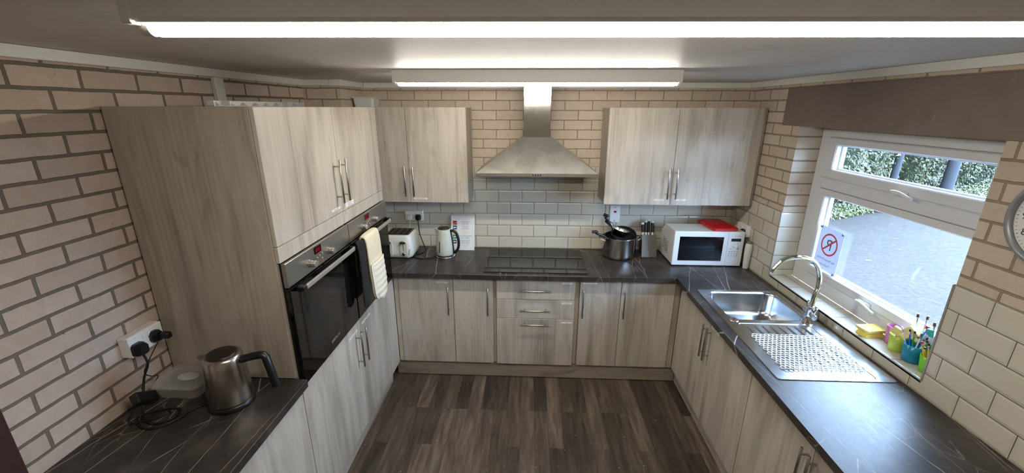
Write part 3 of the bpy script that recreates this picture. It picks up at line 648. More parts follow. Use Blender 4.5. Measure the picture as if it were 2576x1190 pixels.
# oven gloves over the far oven's handle
def glove(name, label, ya, yb, path, th, mats, pocket_from, seed):
    t = T(name, label, 'oven glove', (XL+0.05, (ya+yb)/2, 0.93), group='oven gloves'); rnd = random.Random(seed)
    P = [Vector((x, 0, z)) for x, z in path]; Q = []
    for i in range(len(P)-1):
        a, b, c, d = P[max(i-1, 0)], P[i], P[i+1], P[min(i+2, len(P)-1)]
        NS = 12
        for k in range(NS):
            u = k/NS; Q.append(0.5*((2*b)+(c-a)*u+(2*a-5*b+4*c-d)*u*u+(3*b-a-3*c+d)*u**3))
    Q.append(P[-1]); L = [0]
    for i in range(1, len(Q)): L.append(L[-1]+(Q[i]-Q[i-1]).length)
    hw = (yb-ya)/2; yc = (ya+yb)/2; NT_ = 14
    def sheet(i0, i1, off0, off1, quilt, taper0, taper1):
        out, inn = [], []
        for i in range(i0, i1+1):
            tn = (Q[min(i+1, len(Q)-1)]-Q[max(i-1, 0)]).normalized(); nrm = Vector((tn.z, 0, -tn.x)) * -1
            e = 1.0
            for dd, on in ((L[i]-L[i0], taper0), (L[i1]-L[i], taper1)):
                if on and dd < hw: e = min(e, (1-(1-dd/hw)**2.4)**(1/2.4) if dd > 0 else 0.30)
            e = max(e, 0.30); ro, ri = [], []
            for k in range(NT_+1):
                v = -1+2*k/NT_; edge = (1-abs(v)**4)
                qd = quilt*(abs(math.sin(L[i]*80))*0.85+0.15)*edge
                p = Q[i]+Vector((0, yc+v*hw*e+0.004*math.sin(L[i]*16+seed), 0))
                ro.append(p+nrm*(off1*(0.35+0.65*edge)+qd)); ri.append(p+nrm*off0)
            out.append(ro); inn.append(ri)
        m = MB(); n = NT_+1; R_ = i1-i0+1; vs = [p for r in out for p in r]+[p for r in inn for p in r]; o = R_*n
        fs = []
        for i in range(R_-1):
            for k in range(NT_):
                fs.append([i*n+k, (i+1)*n+k, (i+1)*n+k+1, i*n+k+1]); fs.append([o+i*n+k+1, o+(i+1)*n+k+1, o+(i+1)*n+k, o+i*n+k])
            fs += [[i*n, o+i*n, o+(i+1)*n, (i+1)*n], [i*n+NT_, (i+1)*n+NT_, o+(i+1)*n+NT_, o+i*n+NT_]]
        for k in range(NT_): fs += [[k, k+1, o+k+1, o+k], [(R_-1)*n+k, o+(R_-1)*n+k, o+(R_-1)*n+k+1, (R_-1)*n+k+1]]
        return m.add(vs, fs, 0, True)
    part(t, 'cloth', sheet(0, len(Q)-1, -th*0.35, th*0.65, 0.001, True, True), mats[0])
    if pocket_from:
        i0 = min(range(len(Q)), key=lambda i: abs(L[i]-L[-1]*pocket_from))
        part(t, 'hand_pocket', sheet(i0, len(Q)-1, th*0.66, th*1.4, 0.009, False, True), mats[1])
    return t
CREAM = plain('cream_cotton', S('#d9cfb4'), 0.9, noise=0.08); CREAM2 = plain('cream_quilting', S('#e0d9c6'), 0.9, noise=0.06)
BLKCL = plain('black_cotton', S('#141315'), 0.9, noise=0.2)
hx = XL+0.05; hz = 1.333
pathc = [(hx-0.020, 1.06), (hx-0.021, 1.20), (hx-0.020, 1.31), (hx-0.010, 1.356), (hx+0.004, 1.362), (hx+0.020, 1.350), (hx+0.030, 1.29), (hx+0.036, 1.16), (hx+0.040, 1.03), (hx+0.040, 0.935)]
glove('oven_glove', 'cream quilted double oven glove draped over the oven handle', -1.195, -0.985, pathc, 0.016, (CREAM, CREAM2), 0.66, 3)
pathb = [(hx-0.006, 1.353), (hx+0.004, 1.356), (hx+0.014, 1.345), (hx+0.018, 1.30), (hx+0.019, 1.20), (hx+0.020, 1.06), (hx+0.020, 0.945)]
glove('oven_glove', 'black cloth oven glove hanging beside the cream one on the oven handle', -1.290, -1.1965, pathb, 0.010, (BLKCL, BLKCL), None, 5)

# ------------------------------------------------------------------ cooker hood and hob
t = T('cooker_hood', 'stainless steel pyramid cooker hood with chimney above the hob', 'cooker hood', (-0.053, -0.24, 1.615))
hx0, hx1, cx0, cx1, hy0, cy0 = -0.495, 0.388, -0.153, 0.046, -0.492, -0.275
hz0, hz1, hz2 = 1.617, 1.642, 1.884
part(t, 'rim', B(hx0, hx1, hy0, -0.001, hz0, hz1, b=0.002), STEEL)
m = MB(); a = [(hx0+0.004, -0.001, hz1), (hx1-0.004, -0.001, hz1), (hx1-0.004, hy0+0.003, hz1), (hx0+0.004, hy0+0.003, hz1)]; b = [(cx0, -0.001, hz2), (cx1, -0.001, hz2), (cx1, cy0, hz2), (cx0, cy0, hz2)]
m.add(a+b, [[3, 2, 6, 7], [2, 1, 5, 6], [0, 3, 7, 4], [0, 1, 2, 3][::-1], [4, 7, 6, 5]]); part(t, 'canopy', m, HOODS)
ch = part(t, 'chimney', B(cx0, cx1, cy0, -0.001, hz2+0.0005, ZC-0.045, b=0.001), CHIM)
part(t, 'chimney_collar', B(cx0-0.002, cx1+0.002, cy0-0.002, -0.001, ZC-0.11, ZC-0.006, b=0.001), STEEL)
F = Fr('back', (-0.046, cy0-0.0006, 2.004)); m = MB(); m.text('indesit', 0.018, F @ Matrix.Translation((0.010, 0, 0)))
q = [F @ Vector((-0.029+0.008*math.cos(k*PI/10), 0.008*math.sin(k*PI/10), 0)) for k in range(20)]; q2 = [F @ Vector((-0.029+0.0066*math.cos(k*PI/10), 0.0066*math.sin(k*PI/10), 0)) for k in range(20)]
m.add(q+q2, [[k, (k+1) % 20, 20+(k+1) % 20, 20+k] for k in range(20)]); m.text('i', 0.012, F @ Matrix.Translation((-0.029, 0, 0))); part(ch, 'maker_mark', m, INK)
for k in range(4):
    m = MB().cyl((-0.079+k*0.0185, hy0-0.004, 1.630), (-0.079+k*0.0185, hy0-0.0002, 1.630), 0.005, n=12); part(t, 'button', m, BLACK_P)
t = T('hob', 'black glass hob set in the worktop under the cooker hood', 'hob', (-0.047, -0.31, WT))
part(t, 'glass_top', B(-0.437, 0.343, -0.588, -0.052, WT+0.0003, WT+0.006), HOB_GL)
ETCH = plain('hob_etching', S('#54504b'), 0.3, noise=0.05)
for x0, x1 in ((-0.37, -0.27), (-0.20, -0.10), (0.03, 0.13), (0.22, 0.27)):
    m = MB(); m.box(x0, x1, -0.566, -0.5645, WT+0.0061, WT+0.0063); m.box(x0, x1, -0.552, -0.5505, WT+0.0061, WT+0.0063); part(t, 'touch_control', m, ETCH)
for cx, cy, r in ((-0.25, -0.20, 0.09), (-0.25, -0.40, 0.075), (0.15, -0.20, 0.075), (0.15, -0.40, 0.09)):
    m = MB(); n = 48
    for r_ in (r, ): 
        a = [Vector((cx+r_*math.cos(2*PI*k/n), cy+r_*math.sin(2*PI*k/n), WT+0.0062)) for k in range(n)]; b = [Vector((cx+(r_-0.0012)*math.cos(2*PI*k/n), cy+(r_-0.0012)*math.sin(2*PI*k/n), WT+0.0062)) for k in range(n)]
        m.add(a+b, [[k, (k+1) % n, n+(k+1) % n, n+k] for k in range(n)])
    part(t, 'cooking_zone', m, plain('zone_ring', S('#1d1c1c'), 0.2, noise=0.05))

# ------------------------------------------------------------------ sockets, switches
def plug_box(m, F, w=0.046, h=0.050, d=0.026):
    q = MB(); q.loft([rrect(-w/2, w/2, -h/2, h/2, 0.014, z, 4) if z < d*0.8 else rrect(-w/2+0.006, w/2-0.006, -h/2+0.006, h/2-0.006, 0.012, z, 4) for z in (0.0005, d*0.45, d)], 0, False)
    return m.merge(q, F)
SOCK = plain('socket_white', S('#efefec'), 0.3, noise=0.02)
def double_socket(label, face, c, back=0.02, switch=True):
    F = Fr(face, c); t = T('wall_socket', label, 'socket', c, group='wall sockets')
    part(t, 'back_box', MB().merge(B(-0.077, 0.077, -0.043, 0.043, 0.0005, back, b=0.003), F), SOCK)
    part(t, 'face_plate', MB().merge(B(-0.0775, 0.0775, -0.0435, 0.0435, back+0.0003, back+0.009, b=0.003), F), SOCK)
    for sx in (-0.012, 0.012):
        part(t, 'rocker_switch', MB().merge(B(sx-0.006, sx+0.006, 0.012, 0.030, back+0.0092, back+0.013, b=0.001), F), SOCK)
    return F, back+0.009
FB, zb = double_socket('white double socket on the tiles above the toaster', 'back', (-1.099, 0, 1.197), 0.020)
FRt, zr = double_socket('white double socket on the tiled side wall beside the microwave', 'right', (1.602, -0.265, 1.183), 0.022)
FLt, zl = double_socket('white double socket on the brick wall above the steel kettle', 'left', (XN, -2.010, 1.168), 0.038)
t = T('cooker_switch', 'tall white switch plate with a red rocker above the stacked pans', 'switch', (0.627, 0, 1.16)); F = Fr('back', (0.627, 0, 1.231))
part(t, 'face_plate', MB().merge(B(-0.043, 0.043, -0.072, 0.072, 0.0005, 0.010, b=0.003), F), SOCK)
part(t, 'rocker_switch', MB().merge(B(-0.010, 0.012, 0.012, 0.028, 0.0102, 0.014, b=0.001), F), plain('red_rocker', S('#b01a1e'), 0.3, noise=0.05))
for z in (-0.058, 0.058): part(t, 'screw', MB().merge(MB().cyl((0, z, 0.0101), (0, z, 0.0112), 0.004, n=10), F), INK)

# ------------------------------------------------------------------ toaster
t = T('toaster', 'white four-slice toaster on the worktop in the corner by the ovens', 'toaster', (-1.175, -0.21, WT))
ITEM_W = plain('glossy_white_plastic', S('#dfe3dc'), 0.22, noise=0.02)
tx0, tx1, ty0, ty1 = -1.305, -1.045, -0.335, -0.075
R = []
for z, ins, r in ((0.920, 0.014, 0.035), (0.930, 0.004, 0.045), (0.96, 0.0, 0.048), (1.03, 0.005, 0.046), (1.085, 0.014, 0.042), (1.100, 0.020, 0.040), (1.106, 0.030, 0.034)):
    R.append(rrect(tx0+ins, tx1-ins, ty0+ins*0.8, ty1-ins*0.8, r, z, 6))
part(t, 'housing', MB().loft(R, 0, True), ITEM_W)
part(t, 'top_plate', B(tx0+0.036, tx1-0.034, ty0+0.034, ty1-0.032, 1.1062, 1.1085, b=0.001), plain('toaster_top_dark', S('#3a302b'), 0.3, 0.3, noise=0.1))
for k in range(4):
    x = tx0+0.062+k*0.045+(0.0 if k < 2 else 0.006); part(t, 'bread_slot', B(x-0.011, x+0.011, ty0+0.05, ty1-0.05, 1.1086, 1.1092), DARK_GAP)
    part(t, 'wire_guard', B(x+0.012, x+0.0145, ty0+0.05, ty1-0.05, 1.1086, 1.1115), STEEL)
for x in (-1.234, -1.116):
    m = MB(); F = Fr('back', (x, ty0-0.0015, 1.0)); m.merge(MB().loft([rrect(-0.030, 0.030, -0.066, 0.070, 0.028, 0.0, 6), rrect(-0.028, 0.028, -0.064, 0.068, 0.026, 0.005, 6)], 0, False), F)
    ch = part(t, 'control_column', m, plain('white_recess', S('#cfd0c8'), 0.3, noise=0.02))
    part(ch, 'lever_slot', MB().merge(B(-0.002, 0.002, -0.012, 0.045, 0.0052, 0.0058), F), DARK_GAP)
    q = MB(); q.loft([[Vector((0.026*math.cos(a), 0.055+0.010*math.sin(a), z)) for a in [k*PI/9 for k in range(18)]] for z in (0.007, 0.020)]); part(ch, 'lever', MB().merge(q, F), CHROME)
    q = MB().cyl((0.002, -0.043, 0.0055), (0.002, -0.043, 0.016), 0.0145, 0.013, n=24, bev=0.0015); part(ch, 'dial', MB().merge(q, F), CHROME)
m = MB()
for k in range(3): m.merge(MB().cyl((-1.068-0.0035*k, -0.0, 0), (-1.068-0.0035*k, 0, 0.004), 0.0045, n=10), Matrix.Translation((0, ty0+0.002, 0.990-k*0.017)) @ Matrix.Rotation(PI/2, 4, 'X'))
part(t, 'button', m, plain('button_grey', S('#5b5d5c'), 0.4, noise=0.05))
for x in (tx0+0.05, tx1-0.05):
    for y in (ty0+0.04, ty1-0.04): part(t, 'foot', MB().cyl((x, y, WT+0.0003), (x, y, 0.9205), 0.012, n=12), WHITE_P)
m = MB(); plug_box(m, FB @ Matrix.Translation((-0.036, -0.012, zb))); pg = part(t, 'plug', m, SOCK)
part(t, 'cord', MB().tube([FB @ Vector((-0.036, -0.036, zb+0.012)), (-1.137, -0.034, 1.13), (-1.150, -0.045, 1.06), (-1.16, -0.055, 0.99), (-1.165, -0.070, 0.95)], 0.0035, 8), WHITE_P)

# ------------------------------------------------------------------ pale kettle
t = T('kettle', 'pale grey-white kettle with a black handle beside the toaster', 'kettle', (-0.797, -0.245, WT))
kx, ky = -0.797, -0.245
part(t, 'power_base', MB().lathe([(0.0, 0.0005), (0.078, 0.0005), (0.080, 0.006), (0.078, 0.012), (0.0, 0.012)], (kx+0.004, ky, WT)), plain('base_chrome', S('#b7b8ba'), 0.18, 0.9, noise=0.03))
part(t, 'bottom_ring', MB().lathe([(0.0, 0.0125), (0.072, 0.0125), (0.073, 0.020), (0.0, 0.020)], (kx, ky, WT)), BLACK_P)
PALE = plain('pale_kettle_enamel', S('#c6cec3'), 0.3, noise=0.02)
prof = [(0.0, 0.0205), (0.070, 0.0205), (0.0725, 0.028), (0.071, 0.09), (0.065, 0.16), (0.058, 0.215), (0.056, 0.233), (0.053, 0.238), (0.0, 0.236)]
bd = part(t, 'body', MB().lathe(prof, (kx, ky, WT), 48), PALE)
part(t, 'lid', MB().lathe([(0.0, 0.2385), (0.049, 0.2385), (0.050, 0.243), (0.044, 0.249), (0.0, 0.250)], (kx, ky, WT), 40), plain('lid_dark', S('#3b3330'), 0.3, noise=0.1))
m = MB(); m.loft([[Vector((kx-0.045, ky-0.022, WT+0.235)), Vector((kx-0.045, ky+0.022, WT+0.235)), Vector((kx-0.058, ky, WT+0.165))], [Vector((kx-0.081, ky-0.007, WT+0.243)), Vector((kx-0.081, ky+0.007, WT+0.243)), Vector((kx-0.075, ky, WT+0.228))]], 0, False); part(t, 'spout', m, PALE)
hp_ = [(kx+0.048, ky-0.01, WT+0.222), (kx+0.082, ky-0.015, WT+0.224), (kx+0.108, ky-0.018, WT+0.198), (kx+0.120, ky-0.018, WT+0.145), (kx+0.116, ky-0.016, WT+0.085), (kx+0.094, ky-0.012, WT+0.045), (kx+0.068, ky-0.008, WT+0.032)]
m = MB().tube(hp_, 0.0115, 12); m.tube([(kx+0.055, ky-0.01, WT+0.215), (kx+0.062, ky-0.01, WT+0.15), (kx+0.069, ky-0.01, WT+0.08), (kx+0.071, ky-0.01, WT+0.03)], 0.0105, 10); part(t, 'handle', m, BLACK_P)
F = Fr('back', (kx-0.030, ky-0.064, WT+0.098)) @ Matrix.Rotation(-0.42, 4, 'Y') @ Matrix.Rotation(-0.07, 4, 'X')
part(t, 'water_gauge', MB().merge(B(-0.005, 0.005, -0.048, 0.046, -0.002, 0.003, b=0.002), F), plain('gauge_dark', S('#4b4f4a'), 0.25, noise=0.1))
m = MB(); plug_box(m, FB @ Matrix.Translation((0.036, -0.012, zb)), 0.048, 0.052, 0.030); part(t, 'plug', m, BLACK_P)
a = FB @ Vector((0.036, -0.036, zb+0.016))
part(t, 'cord', MB().tube([a, (a.x, -0.045, 1.115), (-1.048, -0.060, 1.03), (-1.005, -0.11, 0.955), (-0.985, -0.145, 0.921), (-1.005, -0.19, 0.9145), (-1.045, -0.255, 0.9145), (-1.040, -0.30, 0.9145), (-0.985, -0.325, 0.9145), (-0.90, -0.30, 0.9145), (-0.872, -0.262, 0.9165)], 0.0042, 8), BLACK_RUB)

# ------------------------------------------------------------------ food chart
pt_ = Vector((-0.676, -0.094, WT+0.001)); tilt = math.atan2(0.082, 0.292)
F = Matrix.Translation(pt_) @ Matrix.Rotation(-tilt, 4, 'X') @ Fr('back', (0, 0, 0))
t = T('chart', 'white food colour-code chart leaning on the tiles behind the pale kettle', 'chart', pt_)
part(t, 'board', MB().merge(B(-0.103, 0.103, 0, 0.302, -0.003, 0, b=0.001), F), plain('laminated_card', S('#e3e6e6'), 0.35, noise=0.01))
PR = {k: plain('print_'+k, S(v), 0.5, noise=0.03) for k, v in (('red', '#b3262c'), ('pink', '#cf9aa6'), ('blue', '#1d3f73'), ('yellow', '#dfb646'), ('green', '#2d7a5c'), ('black', '#33343c'), ('grey', '#9aa0a6'))}
def lines(mk, rows, xc=0.022):
    m = MB()
    for tx, sz, y, wd in rows: m.text(tx, sz, F @ Matrix.Translation((xc, y, 0.0004)), squash=wd)
    return part(t, 'print', m, PR[mk], label=None)
lines('pink', [('HACCP COLOUR CODE FOR FOOD', 0.012, 0.287, 0.178), ('EACH FOOD TYPE HAS ITS OWN COLOUR', 0.008, 0.276, 0.155), ('KEEP RAW AND COOKED APART', 0.008, 0.266, 0.155)], 0)
for mk, y, rows in (('red', 0.247, ('VIANDE CRUE', 'CARNE CRUDA', 'CARNE CRUDA')), ('blue', 0.205, ('POISSON', 'PESCE CRUDO', 'PESCADO CRUDO')), ('yellow', 0.164, ('VOLAILLE', 'POLLAME CRUDO', 'AVE CRUDA')), ('green', 0.125, ('SALADE, FRUITS, LEGUMES', 'FRUTTA E VERDURA', 'FRUTA Y VERDURA')), ('black', 0.083, ('VIANDE CUITE', 'CARNE CUCINATA', 'CARNE COCINADA'))):
    lines(mk, [(rows[0], 0.0125, y, 0.12 if mk == 'green' else 0.092), (rows[1], 0.0085, y-0.012, 0.075), (rows[2], 0.0085, y-0.022, 0.085)])
    sq = MB().merge(B(-0.086, -0.052, y-0.026, y+0.008, 0.0003, 0.0006), F); s_ = part(t, 'colour_square', sq, PR[mk] if mk != 'black' else plain('square_brown', S('#4a3c3c'), 0.5, noise=0.05))
    q = MB()
    if mk == 'red': q.tube([(-0.084, y-0.018, 0.0008), (-0.070, y-0.014, 0.0008), (-0.054, y-0.006, 0.0008)], 0.0013, 6)
    else: q.merge(MB().loft([[Vector((-0.069+0.011*math.cos(a), y-0.009+0.006*math.sin(a), z)) for a in [k*PI/8 for k in range(16)]] for z in (0.0007, 0.001)], 0, False)); q.add([(-0.078, y-0.009, 0.0009), (-0.084, y-0.020, 0.0009), (-0.076, y-0.014, 0.0009)], [[0, 1, 2]])
    part(s_, 'food_symbol', MB().merge(q, F), PAPER)
lines('grey', [('FORMATION', 0.010, 0.045, 0.06), ('HYGIENE', 0.009, 0.034, 0.045), ('Service', 0.010, 0.022, 0.03)])

# ------------------------------------------------------------------ stacked pans
t = T('stock_pot', 'large shiny steel stock pot at the bottom of the pan stack', 'pot', (0.648, -0.165, WT))
pc = (0.648, -0.165, WT)
part(t, 'body', MB().lathe([(0.0, 0.0006), (0.118, 0.0006), (0.130, 0.008), (0.133, 0.030), (0.135, 0.170), (0.1385, 0.176), (0.135, 0.1775), (0.1315, 0.172), (0.129, 0.03), (0.118, 0.012), (0.0, 0.010)], pc, 64), MIRRORISH)
for s_ in (-1, 1):
    q = [(s_*0.1365, -0.052, 0.150), (s_*0.150, -0.050, 0.156), (s_*0.175, -0.032, 0.164), (s_*0.180, 0.0, 0.166), (s_*0.175, 0.032, 0.164), (s_*0.150, 0.050, 0.156), (s_*0.1365, 0.052, 0.150)]
    part(t, 'handle', MB().tube(q, 0.005, 10).xf(Matrix.Translation(pc) @ Matrix.Rotation(0.12, 4, 'Z')), CHROME)
PAN_B = plain('non_stick_black', S('#17171a'), 0.28, noise=0.1)
def pan(name, label, cat, c, tilt_axis, tilt, rz, r, h, outer, inner, hl, hrise, group='stacked pans'):
    t = T(name, label, cat, c, 0, group); X = Matrix.Translation(c) @ Matrix.Rotation(tilt, 4, tilt_axis) @ Matrix.Rotation(rz, 4, 'Z')
    part(t, 'body', MB().lathe([(0.0, 0.0), (r*0.80, 0.0), (r*0.88, 0.004), (r, h), (r+0.003, h+0.001), (r-0.002, h+0.002)], (0, 0, 0), 48).xf(X), outer)
    part(t, 'lining', MB().lathe([(r-0.0025, h+0.0018), (r*0.86, 0.007), (r*0.78, 0.004), (0.0, 0.004)], (0, 0, 0), 48).xf(X), inner)
    q = [(r*0.99, 0, h*0.82), (r+0.03, 0, h+hrise*0.25), (r+0.06, 0, h+hrise*0.5)]
    part(t, 'handle_ferrule', MB().tube(q, [0.013, 0.010], 10).xf(X), MIRRORISH if name == 'saucepan' else BLACK_P)
    q = [(r+0.058, 0, h+hrise*0.48), (r+0.09, 0, h+hrise*0.8), (r+hl*0.7, 0, h+hrise), (r+hl, 0, h+hrise*1.02)]
    part(t, 'handle', MB().tube(q, [0.0095, 0.0125], 12).xf(X), BLACK_P); return t
pan('frying_pan', 'black frying pan nested in the stock pot, handle low to the side', 'pan', (0.640, -0.165, 1.040), 'X', 0.10, PI*1.08, 0.112, 0.045, PAN_B, PAN_B, 0.125, 0.055)
pan('frying_pan', 'dark frying pan leaning against the tiles in the stock pot', 'pan', (0.685, -0.128, 1.062), 'X', 0.40, 2.35, 0.100, 0.038, PAN_B, PAN_B, 0.06, 0.03)
pan('saucepan', 'small steel saucepan on top of the pan stack, black handle sticking up', 'pan', (0.632, -0.190, 1.094), 'Y', 0.28, PI*0.96, 0.060, 0.052, MIRRORISH, STEEL, 0.112, 0.075)

# ------------------------------------------------------------------ knife block
kb = (0.897, -0.135, WT)
t = T('knife_block', 'slanted steel knife block between the pan stack and the microwave', 'knife block', kb)
m = MB(); x0, x1 = 0.836, 0.957
side_ = [(-0.190, WT+0.0005), (-0.142, WT+0.178), (-0.052, WT+0.150), (-0.095, WT+0.0005)]
m.add([(x0, y, z) for y, z in side_]+[(x1, y, z) for y, z in side_], [[0, 1, 2, 3], [7, 6, 5, 4], [0, 4, 5, 1], [3, 2, 6, 7], [1, 5, 6, 2], [0, 3, 7, 4]]); part(t, 'body', m, steel('knife_block_steel', '#8b8681', 0.34, (1, 60, 60), 0.02))
part(t, 'black_side', B(x1+0.0003, x1+0.004, -0.135, -0.075, WT+0.02, WT+0.13, b=0.001), BLACK_P)
KW = plain('knife_cap', S('#e6e4da'), 0.35, 0.2, noise=0.03); KH = plain('knife_handle_black', S('#0b0b0c'), 0.5, noise=0.1)
kd = Vector((0, 0.30, 0.954)).normalized()
for k, (x, dx, ln, fy, lab) in enumerate(((0.852, -0.016, 0.088, 0.35, 'steak-sized black knife in the block, shortest handle, next to the pans'), (0.879, -0.010, 0.104, 0.42, 'black knife in the steel block, second along from the pans'), (0.905, -0.004, 0.116, 0.62, 'black knife in the steel block, the tallest handle'), (0.930, 0.002, 0.100, 0.36, 'black knife in the block, nearest to the front edge beside the microwave'), (0.945, 0.004, 0.080, 0.75, 'black knife behind the others in the block, beside the microwave'))):
    p = Vector((x, -0.142+0.09*fy, WT+0.178-0.028*fy))+Vector((0, 0, 0.001)); d = (kd+Vector((dx*2.5, 0, 0))).normalized(); t = T('knife', lab, 'knife', p, 0, 'knives in the block')
    part(t, 'bolster', MB().tube([p, p+d*0.022], [0.0075, 0.0085], 10, smooth=False), KW)
    part(t, 'handle', MB().tube([p+d*0.022, p+d*0.05, p+d*(ln*0.8), p+d*(ln)], [0.0105, 0.0132], 12), KH)
    if k < 4: part(t, 'end_cap', MB().tube([p+d*ln, p+d*(ln+0.012), p+d*(ln+0.016)], [0.0140, 0.010], 12, smooth=False), KW)

# ------------------------------------------------------------------ microwave
t = T('microwave', 'white microwave oven in the corner under the wall cabinet', 'microwave', (1.28, -0.21, WT))
mx0, mx1, my0, my1, mz0, mz1 = 1.018, 1.5445, -0.380, -0.035, 0.922, 1.193
MWH = plain('microwave_white', S('#dfe3e6'), 0.3, noise=0.015)
m = MB(); pr = [(my0+0.022, mz0), (my0+0.022, mz1-0.002), (my1-0.10, mz1-0.006), (my1-0.02, mz1-0.07), (my1, mz0+0.05), (my1, mz0)]
n = len(pr); m.add([(mx0+0.004, y, z) for y, z in pr]+[(mx1-0.004, y, z) for y, z in pr], [list(range(n))[::-1] if False else list(range(n)), [2*n-1-k for k in range(n)]]+[[(k+1) % n, k, n+k, n+(k+1) % n] for k in range(n)])
part(t, 'cabinet', m, plain('microwave_casing', S('#d6d8d4'), 0.35, noise=0.02))
dx = 1.423
d = part(t, 'door', B(mx0, dx, my0, my0+0.021, mz0-0.004, mz1, b=0.003), MWH)
part(d, 'window_surround', B(1.059, 1.391, my0-0.0012, my0-0.0002, 0.957, 1.152, b=0.0004), plain('microwave_black', S('#07080c'), 0.07, spec=0.3, noise=0.05))
part(d, 'viewing_window', B(1.083, 1.372, my0-0.0018, my0-0.0013, 0.972, 1.132), plain('microwave_mesh', S('#0d0f15'), 0.12, spec=0.3, noise=0.1))
p = part(t, 'control_panel', B(dx+0.0008, mx1, my0, my0+0.021, mz0-0.004, mz1, b=0.003), MWH)
part(p, 'display', B(1.448, 1.520, my0-0.001, my0-0.0002, 1.118, 1.141), plain('display_dark', S('#23252f'), 0.15, noise=0.05))
F = Fr('back', (1.492, my0-0.0006, 1.160)); m = MB(); m.text('BOSCH', 0.0095, F @ Matrix.Translation((0.008, 0, 0)))
q = [F @ Vector((-0.018+0.0042*math.cos(k*PI/8), 0.0042*math.sin(k*PI/8), 0)) for k in range(16)]; q2 = [F @ Vector((-0.018+0.003*math.cos(k*PI/8), 0.003*math.sin(k*PI/8), 0)) for k in range(16)]
m.add(q+q2, [[k, (k+1) % 16, 16+(k+1) % 16, 16+k] for k in range(16)]); part(p, 'maker_mark', m, plain('grey_print', S('#4c5058'), 0.5, noise=0.03))
part(p, 'dial', MB().cyl((1.483, my0-0.0002, 1.084), (1.483, my0-0.014, 1.084), 0.0165, 0.015, n=28, bev=0.002), MWH)
GP = plain('pale_print', S('#9aa0a8'), 0.5, noise=0.03)
for r, (z, xs_) in enumerate(((1.058, (1.452, 1.507)), (1.036, (1.447, 1.467, 1.487, 1.507)), (1.018, (1.445, 1.465, 1.485, 1.505)), (1.001, (1.443, 1.463, 1.483, 1.503)))):
    for x in xs_: part(p, 'button', B(x-0.006, x+0.006, my0-0.0012, my0-0.0002, z-0.003, z+0.003, b=0.0004), GP)
part(p, 'door_button', B(1.437, 1.517, my0-0.0015, my0-0.0002, 0.930, 0.953, b=0.0006), MWH)
m = MB()
for c in range(4):
    for k in range(7): y = my0+0.20+0.04-c*0.032; z = 1.07-k*0.014-c*0.006; m.box(mx0+0.0030, mx0+0.0038, y, y+0.014, z, z+0.006)
part(t, 'side_vent', m, DARK_GAP)
for x in (mx0+0.04, mx1-0.04):
    for y in (my0+0.05, my1-0.05): part(t, 'foot', MB().cyl((x, y, WT+0.0004), (x, y, mz0-0.0004), 0.012, n=10), BLACK_P)
m = MB(); m.loft([rrect(-0.098, 0.098, -0.145, 0.145, 0.02, z, 5) for z in (0.0, 0.016)]+[rrect(-0.094, 0.094, -0.141, 0.141, 0.02, 0.020, 5), rrect(-0.086, 0.086, -0.132, 0.132, 0.02, 0.020, 5), rrect(-0.070, 0.074, -0.085, 0.120, 0.03, 0.030, 5), rrect(-0.05, 0.055, -0.06, 0.10, 0.03, 0.033, 5)], 0, False)
m.xf(Matrix.Translation((1.402, -0.212, 1.1925)) @ Matrix.Rotation(0.06, 4, 'Z') @ Matrix.Rotation(-0.012, 4, 'X'))
solo('plastic_case', 'flat red plastic case lying on top of the microwave', 'case', m, plain('red_plastic', S('#b3141c'), 0.35, noise=0.08))
t = T('bottle', 'slim frosted white bottle squeezed between the microwave and side wall', 'bottle', (1.5735, -0.405, WT))
FROST = clear_plastic('frosted_white', (0.88, 0.89, 0.90, 1), 0.78, 0.3)
part(t, 'body', MB().lathe([(0, 0.0006), (0.0195, 0.0006), (0.0205, 0.006), (0.022, 0.06), (0.0245, 0.115), (0.0255, 0.17), (0.024, 0.192), (0.018, 0.202)], (1.5735, -0.405, WT), 32), FROST)
part(t, 'cap', MB().lathe([(0.018, 0.2025), (0.0185, 0.204), (0.0165, 0.216), (0.0, 0.218)], (1.5735, -0.405, WT), 24), plain('grey_cap', S('#6d6a66'), 0.4, noise=0.05))
t = T('plug', 'black plug in the socket beside the microwave', 'plug', (1.55, -0.30, 1.17)); m = MB(); plug_box(m, FRt @ Matrix.Translation((0.036, -0.012, zr)), 0.048, 0.052, 0.024)
part(t, 'plug_body', m, BLACK_P); part(t, 'cord', MB().tube([FRt @ Vector((0.036, -0.038, zr+0.016)), (1.556, -0.30, 1.10), (1.568, -0.28, 1.02), (1.575, -0.25, 0.95), (1.578, -0.22, 0.915)], 0.004, 8), BLACK_RUB)

# ------------------------------------------------------------------ sink
t = T('sink', 'stainless steel sink with one bowl and a ribbed drainer under the window', 'sink', (1.30, -1.32, WT))
def fill_with_holes(z, loops):
    bm = bmesh.new(); es = []
    for lp in loops:
        vs_ = [bm.verts.new(p) for p in lp]; es += [bm.edges.new((vs_[k], vs_[(k+1) % len(vs_)])) for k in range(len(vs_))]
    bmesh.ops.triangle_fill(bm, use_beauty=True, edges=es)
    for f in bm.faces:
        if f.normal.z < 0: f.normal_flip()
    return bm
zt = WT+0.004
sk = Matrix.Translation((0, 0, 0))
outer = rrect(1.046, 1.576, -1.803, -0.828, 0.018, zt); hole = rrect(1.088, 1.538, -1.246, -0.852, 0.075, zt, 10); drn = rrect(1.108, 1.500, -1.785, -1.283, 0.015, zt)
m = MB(); m.addbm(fill_with_holes(zt, [outer, hole, drn])); m.loft([[p+Vector(((p.x-1.311)*0.004, (p.y+1.315)*0.002, -0.0035)) for p in outer], outer], 0, True, False, False)
part(t, 'rim', m, STEEL_S)
def shrink(lp, k, z): 
    c = sum(lp, Vector())/len(lp); return [Vector((c.x+(p.x-c.x)*k, c.y+(p.y-c.y)*k, z)) for p in lp]
